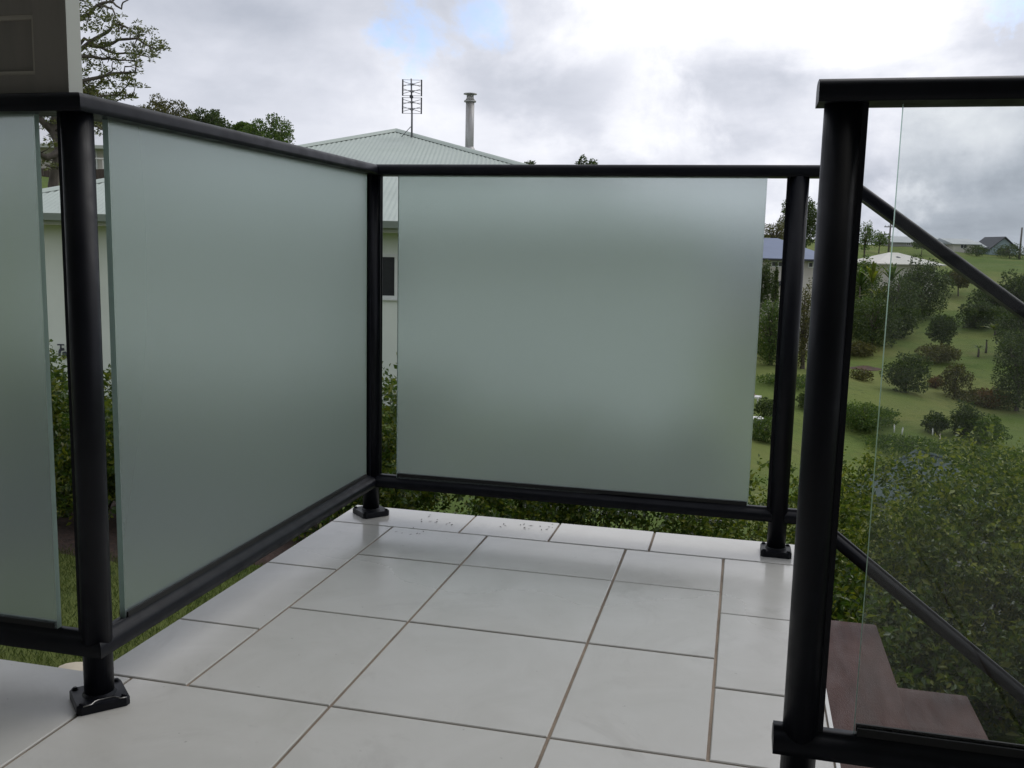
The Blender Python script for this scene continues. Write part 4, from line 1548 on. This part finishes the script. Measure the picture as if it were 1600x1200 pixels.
# ------------------------------------------------------------------ poles
def pole(px, pyt, v, label, arm):
    p = UV(U(px, v), v)
    z = gz(p.x, p.y)
    h = Zat(px, pyt, v) - z
    root = empty('power_pole', (p.x, p.y, z), -YAW, label, 'power pole', 'power poles on the ridge')
    MB().tube([(0, 0, -.5), (0, 0, h)], [.17, .12], 8).build('pole', MAT['pole'], root)
    if arm:
        MB().box((-.95, -.06, h * arm), (.95, .06, h * arm + .14)).build('crossarm', MAT['pole'], root)
        im = MB()
        for k in range(4):
            im.tube([(-.8 + k * .53, 0, h * arm + .14), (-.8 + k * .53, 0, h * arm + .32)], .05, 6)
        im.build('insulators', MAT['grey_roof'], root)
    return root


pole(1377, 338, 150, 'power pole with crossarm at the left end of the ridge houses', .70)
pole(1579.5, 355, 145, 'plain power pole at the right end of the ridge', None)

# ------------------------------------------------------------------ trees on the slope
GS = 'trees and bushes on the slope'


def slope(px, py, wpx, hpx, mat, label, name='tree', cat='tree', n=1800, lobes=9, trunk=.16, leafpx=3.0, shape='round', v=None, **kw):
    if v is None:
        p, D = hit(px, py)
    else:
        p = UV(U(px, v), v)
        p.z = gz(p.x, p.y)
        D = v
    k = D / FPX
    h = hpx * k if v is None else Zat(px, py - hpx, v) - p.z
    if v is not None:
        trunk = max(trunk, 1 - hpx * k * 1.25 / h)
    return tree(name, p, h, wpx * k * 1.08, mat, label, cat, GS, int(n * 1.5), trunk, lobes, leafpx * k, shape, **kw)


slope(1440, 497, 78, 92, LEAF_DARK, 'largest dark tree on the slope, below the cream roofed house', n=5200, lobes=14, trunk=.08)
slope(1497, 463, 46, 40, LEAF_OLIVE, 'olive tree with thin trunks under the sloping handrail', n=2000, trunk=.3)
slope(1524, 514, 48, 42, LEAF_DARK, 'dark round bush right of the big dark tree', 'bush', 'bush', n=2200, trunk=.05)
slope(1588, 487, 66, 58, LEAF_DARK, 'dark tree at the right edge just under the handrail', n=3000, trunk=.08)
slope(1470, 547, 46, 56, LEAF_DARK, 'upright dark tree standing on the mown slope below the biggest tree', n=2600, trunk=.12)
slope(1415, 613, 68, 62, LEAF_DARK, 'wide dark bush alone on the pale mown grass', 'bush', 'bush', n=3600, lobes=12, trunk=.04)
slope(1466, 567, 66, 30, LEAF_OLIVE, 'low brownish thicket under the upright dark tree', 'bush', 'bush', n=1800, trunk=.02)
slope(1491, 620, 48, 56, LEAF_OLIVE, 'loose olive sapling in the middle of the right slope', n=1500, trunk=.1)
slope(1588, 642, 74, 128, LEAF_DARK, 'tall dark tree at the right edge of the photo', n=5600, lobes=16, trunk=.06)
slope(1462, 678, 38, 34, LEAF_DARK, 'small dark shrub with a pale stake at its foot', 'bush', 'bush', n=1500, trunk=.08, shape='dome')
slope(1506, 682, 46, 52, LEAF_DARK, 'taller of the two dark bushes on the lower slope', 'bush', 'bush', n=2200, trunk=.06)
slope(1538, 694, 66, 44, LEAF_MID, 'wider grey green bush at the foot of the lower slope', 'bush', 'bush', n=2200, trunk=.02)
slope(1362, 540, 84, 74, LEAF_DARK, 'dark shrubbery under the tropical plants', 'bush', 'bush', n=4000, lobes=14, trunk=.02)
slope(1345, 525, 60, 60, LEAF_MID, 'mid green bush hugging the thick black post', 'bush', 'bush', n=3000, lobes=12, trunk=.02)
slope(1400, 528, 56, 56, LEAF_DARK, 'dark bush between the tropical plants and the biggest tree', 'bush', 'bush', n=2600, lobes=10, trunk=.03)
slope(1345, 675, 70, 46, LEAF_MID, 'dark green ground shrub behind the yellow sprigs', 'bush', 'bush', n=2600, lobes=14, trunk=.0)
slope(1206, 560, 66, 104, LEAF_MID, 'mid green thicket in front of the blue roofed house', v=58, n=4600, lobes=14, trunk=.03)
slope(1184, 474, 46, 74, LEAF_DARK, 'dark tree against the left corner of the blue roofed house', v=64, n=3000, lobes=9, trunk=.06)
slope(1256, 565, 48, 131, LEAF_OLIVE, 'pale olive tree between the far right post and the thick post', v=57, n=3000, lobes=11, trunk=.06)
slope(1206, 462, 9, 46, LEAF_DARK, 'narrow pencil pine by the porch of the blue roofed house', 'pine_tree', v=62, n=900, lobes=8, shape='cone', trunk=.05)
slope(1200, 562, 64, 66, LEAF_YEL, 'yellow green sapling low beside the far frosted panel', n=1400, lobes=9, trunk=.06)
slope(1262, 640, 34, 30, LEAF_DARK, 'dark shrub in the gap between the two right posts', 'bush', 'bush', n=1400, trunk=.0)
slope(1203, 660, 52, 40, LEAF_DARK, 'dark shrub around the white garden table', 'bush', 'bush', n=1800, trunk=.0)
slope(1545, 636, 44, 30, LEAF_RUST, 'rusty brown grass clump left of the tall dark tree', 'grass_clump', 'bush', n=900, trunk=.0, lobes=8)
slope(1462, 606, 26, 18, LEAF_RUST, 'small brown dry bush beside the wide dark bush', 'bush', 'bush', n=500, trunk=.0, lobes=6)
slope(1347, 595, 40, 18, LEAF_OLIVE, 'line of dry reeds on the mown slope', 'reeds', 'bush', n=500, trunk=.0, lobes=7)
for (px, py, w_, h_, mt, n_, lab) in (
        (1350, 662, 110, 26, LEAF_MID, 3600, 'low spreading ground cover left of the plant stakes'),
        (1418, 704, 130, 18, LEAF_MID, 3000, 'low ground cover right behind the yellow sprigs'),
        (1560, 728, 130, 22, LEAF_MID, 3200, 'wide ground cover above the right end of the shed roof'),
        (1540, 632, 96, 20, LEAF_OLIVE, 2200, 'brown olive thicket between the sapling and the tall dark tree'),
        (1338, 556, 60, 22, LEAF_OLIVE, 1500, 'olive thicket beside the red brown mulch'),
        (1576, 510, 90, 30, LEAF_DARK, 2600, 'dark thicket behind the banana plant'),
        (1345, 470, 50, 66, LEAF_MID, 2600, 'leafy shrub filling the back of the tropical clump'),
        (1240, 604, 110, 18, LEAF_MID, 2200, 'low green bed seen between the two right posts'),
        (1195, 690, 60, 44, LEAF_MID, 2200, 'green shrub in front of the white garden table')):
    slope(px, py, w_, h_, mt, lab, 'bush', 'bush', n=n_, lobes=22, trunk=.0)
slope(1392, 522, 92, 92, LEAF_DARK, 'broad dark tree joining the tropical clump to the biggest tree', n=5200, lobes=18, trunk=.03)
slope(1600, 560, 80, 84, LEAF_DARK, 'dark leafy mass at the right edge above the tall dark tree', n=4600, lobes=16, trunk=.03)
slope(1556, 482, 70, 34, LEAF_DARK, 'long dark thicket under the sloping handrail near the right edge', 'bush', 'bush', n=2800, lobes=16, trunk=.0)
# ridge and skyline trees
slope(1237, 374, 68, 72, LEAF_DARK, 'big dark tree on the skyline behind the blue roof', v=95, n=5200, lobes=14, trunk=.12, leafpx=3.2)
slope(1203, 380, 62, 40, LEAF_OLIVE, 'olive bushes on the skyline left of the far right post', v=90, n=2200, lobes=10, trunk=.05, leafpx=2.2)
slope(1340, 385, 30, 44, LEAF_MID, 'small tree on the ridge beside the thick black post', v=120, n=1100, trunk=.15, leafpx=2.2)
slope(1362, 382, 34, 24, LEAF_MID, 'low tree at the foot of the left power pole', v=140, n=1000, trunk=.1, leafpx=2.0)
slope(1428, 386, 36, 12, LEAF_DARK, 'dark hedge in front of the long grey ridge house', v=146, n=900, lobes=9, trunk=.0, leafpx=1.8)
slope(1513, 394, 40, 14, LEAF_DARK, 'dark garden bush in front of the gabled ridge house', v=146, n=900, lobes=9, trunk=.0, leafpx=1.8)
slope(1565, 397, 50, 20, LEAF_DARK, 'row of dark bushes right of the gabled ridge house', v=146, n=1300, lobes=10, trunk=.0, leafpx=1.8)
slope(1606, 412, 16, 14, LEAF_DARK, 'dark bush on the ridge at the right edge of the photo', v=135, n=500, lobes=5, trunk=.0, leafpx=1.8)
for (px, py, w_, top, v, mt, lab) in ((258, 260, 82, 149, 62, LEAF_OLIVE, 'brownish rounded tree on the skyline beside the big leafy tree'),
                                      (298, 260, 40, 178, 66, LEAF_MID, 'low green tree between two rounded skyline trees'),
                                      (332, 280, 62, 170, 62, LEAF_DARK, 'dark clumped tree in the middle of the left skyline'),
                                      (378, 290, 34, 190, 66, LEAF_MID, 'small tree in the dip of the left skyline'),
                                      (418, 300, 84, 178, 58, LEAF_MID, 'full green tree at the right end of the left skyline'),
                                      (138, 260, 70, 128, 56, LEAF_OLIVE, 'brown green tree low behind the big leafy tree'),
                                      (910, 345, 46, 243, 62, LEAF_DARK, 'round tree top just above the far rail'),
                                      (818, 340, 42, 249, 64, LEAF_DARK, 'small tree top above the rail at the roof end'),
                                      (62, 262, 60, 196, 48, LEAF_OLIVE, 'olive tree behind the cream uphill house'),
                                      (-70, 300, 260, -30, 24, LEAF_DARK, 'tall dark tree added behind the narrow frosted panel at the far left to darken it'),  # this tree and the next are added to darken the frosted panel
                                      (-330, 300, 300, -60, 23, LEAF_MID, 'tall green tree added out of view at left to darken the frosted panel')):
    p = UV(U(px, v), v)
    p.z = gz(p.x, p.y)
    h = Zat(px, top, v) - p.z
    k = v / FPX
    W_ = w_ * k * 1.2
    tree('skyline_tree', p, h, W_, mt, lab, 'tree', 'trees along the skyline', 13000, max(.2, 1 - W_ * (1.7 if px > 700 else .95) / h), 14, 3.1 * k, 'round', flat=.85)

# tropical clump and palms
for (px, py, hh, rr, mt, lab, n_, wd_, up_) in (
        (1358, 505, 58, 66, LEAF_YEL, 'tall spiky tropical plant nearest the thick black post', 17, .045, 1.15),
        (1388, 500, 56, 58, LEAF_MID, 'spiky tropical plant in front of the cream roof', 16, .045, 1.2),
        (1340, 500, 50, 60, LEAF_MID, 'dull green tropical plant touching the thick black post', 15, .06, 1.1),
        (1374, 512, 34, 60, LEAF_YEL, 'yellow green tropical plant low in the middle of the spiky clump', 15, .06, 1.0),
        (1404, 470, 22, 34, LEAF_MID, 'small spiky plant between the tropical clump and the biggest tree', 13, .05, 1.0),
        (1528, 558, 13, 15, LEAF_MID, 'small palm standing alone on the mown slope', 13, .09, .45),
        (1554, 524, 6, 26, LEAF_YEL, 'yellow banana plant under the dark right hand trees', 9, .13, 1.0),
        (1540, 552, 16, 8, LEAF_DARK, 'thin dark young palm behind the small palm', 8, .10, .9)):
    p, D = hit(px, py)
    k = D / FPX
    palm('palm', p, hh * k, rr * k, mt, lab, 'palm', n_, wd_, up_, 'palms and spiky plants on the slope')

# ------------------------------------------------------------------ the big leafy tree at upper left
V0 = 27.0


def tp_(px, py, dv=0.0):
    q = on_ray(px, py, V0 + dv)
    return (q.x, q.y, q.z)


base = on_ray(83, 300, V0)
base.z = gz(base.x, base.y)
big = empty('leafy_tree', base, 0, 'large crooked leafy tree with bare branches at the upper left', 'tree')
tm = MB()


def rel(p):
    return (p[0] - base.x, p[1] - base.y, p[2] - base.z)


BR = [
    ([(83, 312, 0), (86, 268, 0), (93, 236, .1), (82, 205, .2), (92, 160, .2), (98, 95, .3), (108, 30, .2), (118, -70, 0)], [.16, .13, .13, .12, .11, .10, .08, .04]),
    ([(93, 236, .1), (72, 246, -.3), (62, 240, -.5), (40, 215, -.6)], [.11, .08, .06, .03]),
    ([(82, 205, .2), (66, 190, 0), (40, 160, .2), (10, 120, .4)], [.11, .09, .07, .03]),
    ([(92, 160, .2), (130, 126, .1), (165, 118, 0), (188, 114, -.1), (212, 113, -.2), (214, 100, -.2)], [.08, .055, .045, .035, .025, .012]),
    ([(165, 118, 0), (176, 110, 0), (176, 96, .1)], [.03, .02, .01]),
    ([(194, 114, 0), (195, 104, 0)], [.02, .012]),
    ([(98, 95, .3), (135, 88, 0), (160, 92, -.2), (185, 94, -.3), (205, 95, -.3)], [.07, .05, .04, .03, .012]),
    ([(135, 70, 0), (165, 72, .2), (185, 62, .3), (215, 60, .2), (236, 74, .1), (250, 76, 0)], [.05, .045, .04, .03, .02, .01]),
    ([(98, 95, .3), (135, 70, 0), (168, 50, -.2), (178, 36, -.2), (205, 45, -.2)], [.07, .06, .045, .03, .015]),
    ([(108, 30, .2), (140, 22, 0), (152, 8, 0), (175, 2, .1), (190, -12, .1)], [.06, .05, .04, .035, .02]),
    ([(175, 2, .1), (190, 14, .1), (192, 4, 0), (206, -4, 0)], [.03, .025, .02, .012]),
    ([(152, 8, 0), (176, 14, -.1), (180, 24, -.2), (176, 36, -.2)], [.03, .025, .02, .01]),
    ([(92, 160, .2), (135, 165, 0), (160, 150, -.1), (186, 148, -.1), (204, 130, -.2)], [.06, .045, .035, .025, .012]),
    ([(160, 150, -.1), (182, 158, -.2), (196, 148, -.3), (206, 150, -.3)], [.025, .02, .012, .008]),
    ([(98, 95, .3), (132, 60, .6), (160, 75, .8), (182, 84, .9), (220, 86, .9), (244, 88, .8)], [.06, .05, .04, .03, .02, .01]),
    ([(82, 205, .2), (115, 200, .1), (150, 196, -.1), (162, 204, -.1)], [.05, .04, .025, .01]),
    ([(93, 236, .1), (110, 252, -.2), (90, 262, -.3), (70, 258, -.4)], [.06, .05, .03, .015]),
    ([(118, -70, 0), (150, -90, 0), (190, -60, 0), (215, -20, 0)], [.05, .04, .03, .015]),
]
twigs = []
for pts_, rr in BR:
    P3 = [rel(tp_(*q)) for q in pts_]
    # break straight runs with small kinks
    Q, Rq = [P3[0]], [rr[0]]
    for i in range(1, len(P3)):
        a, c = Vector(P3[i - 1]), Vector(P3[i])
        L = (c - a).length
        mid_ = (a + c) / 2 + Vector((random.uniform(-1, 1), random.uniform(-1, 1), random.uniform(-1, 1))) * L * .07
        Q += [tuple(mid_), tuple(c)]
        Rq += [(rr[i - 1] + rr[i]) / 2, rr[i]]
    tm.tube(Q, Rq, 7)
    twigs += [Vector(q) for q in Q[2:]]
CL = [(150, 12, 20), (165, 22, 26), (142, 28, 24), (135, 40, 20), (176, 30, 14), (192, 42, 20), (205, 46, 18), (218, 52, 22), (228, 58, 16), (178, 50, 14), (160, 45, 12),
      (238, 72, 20), (250, 77, 18), (232, 84, 16), (218, 78, 14), (205, 72, 10), (150, 66, 16), (168, 72, 14), (140, 84, 16), (175, 88, 14), (204, 90, 16), (214, 98, 14), (168, 98, 20),
      (146, 104, 20), (138, 120, 18), (214, 108, 8), (165, 128, 22), (180, 124, 22), (152, 136, 22), (198, 122, 16), (206, 126, 12), (188, 140, 18), (172, 148, 20), (140, 145, 22),
      (212, 132, 12), (196, 152, 12), (206, 150, 8), (182, 158, 16), (136, 6, 22), (110, 60, 26), (120, 20, 30), (110, 130, 26), (80, 200, 26), (72, 212, 18), (88, 190, 20), (70, 256, 14),
      (64, 250, 12), (90, 258, 10), (84, 226, 12), (156, 196, 12), (152, 208, 10), (160, 200, 10), (40, 150, 40), (20, 100, 50), (40, 60, 50), (70, 20, 40), (130, -50, 50),
      (180, -50, 34), (210, -20, 14), (60, -60, 50), (76, 176, 24), (150, 180, 14)]
PP, DD = [], []
for (px, py, rp) in CL:
    dv = random.uniform(-.7, .7)
    c = Vector(rel(tp_(px, py, dv)))
    near = min(twigs, key=lambda t: (t - c).length)
    if (near - c).length > .05:
        mid_ = (near + c) / 2 + Vector((0, 0, random.uniform(-.1, .05)))
        tm.tube([near, mid_, c], [.022, .014, .006], 5)
    k = rp * V0 / FPX
    nr = max(3, int(rp / 2.6))
    for q in range(nr):
        cc = np.array(c) + RNG.normal(size=3) * np.array([.42, .42, .34]) * k
        m_ = 20
        dd = sphere_pts(m_)
        dd[:, 2] = np.abs(dd[:, 2]) * .9 - .25
        PP.append(cc[None] + dd * RNG.uniform(.02, .11, m_)[:, None])
        DD.append(dd + RNG.normal(size=(m_, 3)) * .25)
tm.build('trunk', MAT['bark'], big)
P, Dd = np.concatenate(PP), np.concatenate(DD)
Ls = RNG.uniform(.055, .11, len(P))
link('crown', leaf_mesh('crown', P, Ls, Ls * .42, Dd, mat=LEAF_FIG), None, big)

# slim young tree trunk on the upper lawn
p = on_ray(85.5, 301, 31.5)
p.z = gz(p.x, p.y)
# ------------------------------------------------------------------ small things down the slope
stakes = [((1362, 664), 16, 'pale plant stake nearest the glass edge, leaning right'), ((1397, 676), 10, 'short white plant stake right of the glass edge'),
          ((1409, 679), 9, 'dull white plant stake, third from the left'), ((1457, 681), 9, 'pale plant stake at the foot of the small dark shrub'),
          ((1468, 692), 12, 'thin tan plant stake lowest on the slope')]
for i, ((px, py), hp, lab) in enumerate(stakes):
    p, D = hit(px, py)
    k = D / FPX
    m = MB()
    m.tube([(0, 0, -.1), (0, 0, hp * k)], [.035, .032], 6)
    m.tube([(0, 0, hp * k), (0, 0, hp * k + .05)], [.032, .008], 6)
    o = m.build('plant_stake', MAT['white_plastic'] if i != 4 else MAT['stone'], None, p, (0, (.35 if i == 0 else random.uniform(-.1, .1)), 0))
    tag(o, lab, 'stake', 'plant stakes on the lower slope')
p, D = hit(1352, 577)
md = MB()
vs, fs = [], []
for i in range(5):
    r = 1 - i / 4.6
    for k in range(14):
        a = 2 * PI * k / 14
        q = r * (1 + .18 * math.sin(3 * a + i))
        vs.append((math.cos(a) * q * 1.15, math.sin(a) * q * .7, (.20 + .05 * math.sin(5 * a + i)) * (i / 4) ** .8))
for i in range(4):
    for k in range(14):
        j = (k + 1) % 14
        fs.append((i * 14 + k, i * 14 + j, (i + 1) * 14 + j, (i + 1) * 14 + k))
fs.append(tuple(range(56, 70)))
md.add(vs, fs, 0, True)
tag(md.build('mulch_mound', MAT['dry_mound'], None, p), 'red brown mound of mulch on the mown slope', 'mound')
# frame of sticks
p, D = hit(1372, 528)
k = D / FPX
fr = MB()
fr.tube([(-.3, 0, -.1), (-.3, 0, 16 * k)], .04, 6).tube([(.28, 0, -.1), (.28, 0, 15 * k)], .04, 6).tube([(-.3, 0, 15 * k), (.28, 0, 14.6 * k)], .035, 6)
tag(fr.build('stick_frame', MAT['pole'], None, p, (0, 0, -YAW)), 'small frame of three sticks below the tropical plants', 'frame')

# white garden table and pale lounger in the gap right of the far panel
p = hit_above(1178, 653, 0.72)
gzz = p.z
tb_ = empty('garden_table', (p.x, p.y, gzz), -YAW, 'white garden table seen low in the gap beside the far panel', 'table')
th = 0.72
MB().box((-.45, -.4, th - .06), (.40, .4, th)).build('table_top', MAT['white_plastic'], tb_)
MB().box((-.45, -.42, th - .16), (.40, -.401, th - .07)).build('apron', MAT['white_plastic'], tb_)
lg = MB().box((-.03, -.03, -.3), (.03, .03, th - .061)).mesh('leg')
lg.materials.append(MAT['white_plastic'])
for sx in (-.4, .35):
    for sy in (-.33, .33):
        link('leg', lg, None, tb_, (sx, sy, 0))
p = hit_above(1180, 619, 0.45)
gzz = p.z
ld = empty('sun_lounger', (p.x, p.y, gzz), -YAW - .5, 'white sun lounger with a dark red cushion beyond the far panel', 'lounger')
th = 0.45
MB().box((-.9, -.3, th - .08), (.25, .3, th)).build('seat', MAT['white_plastic'], ld)
MB().box((-.75, -.2, th), (-.05, .2, th + .07)).build('cushion', MAT['red'], ld)
for sx in (-.85, .2):
    for sy in (-.27, .27):
        MB().box((sx - .03, sy - .025, -.2), (sx + .03, sy + .025, th - .081)).build('leg', MAT['white_plastic'], ld)
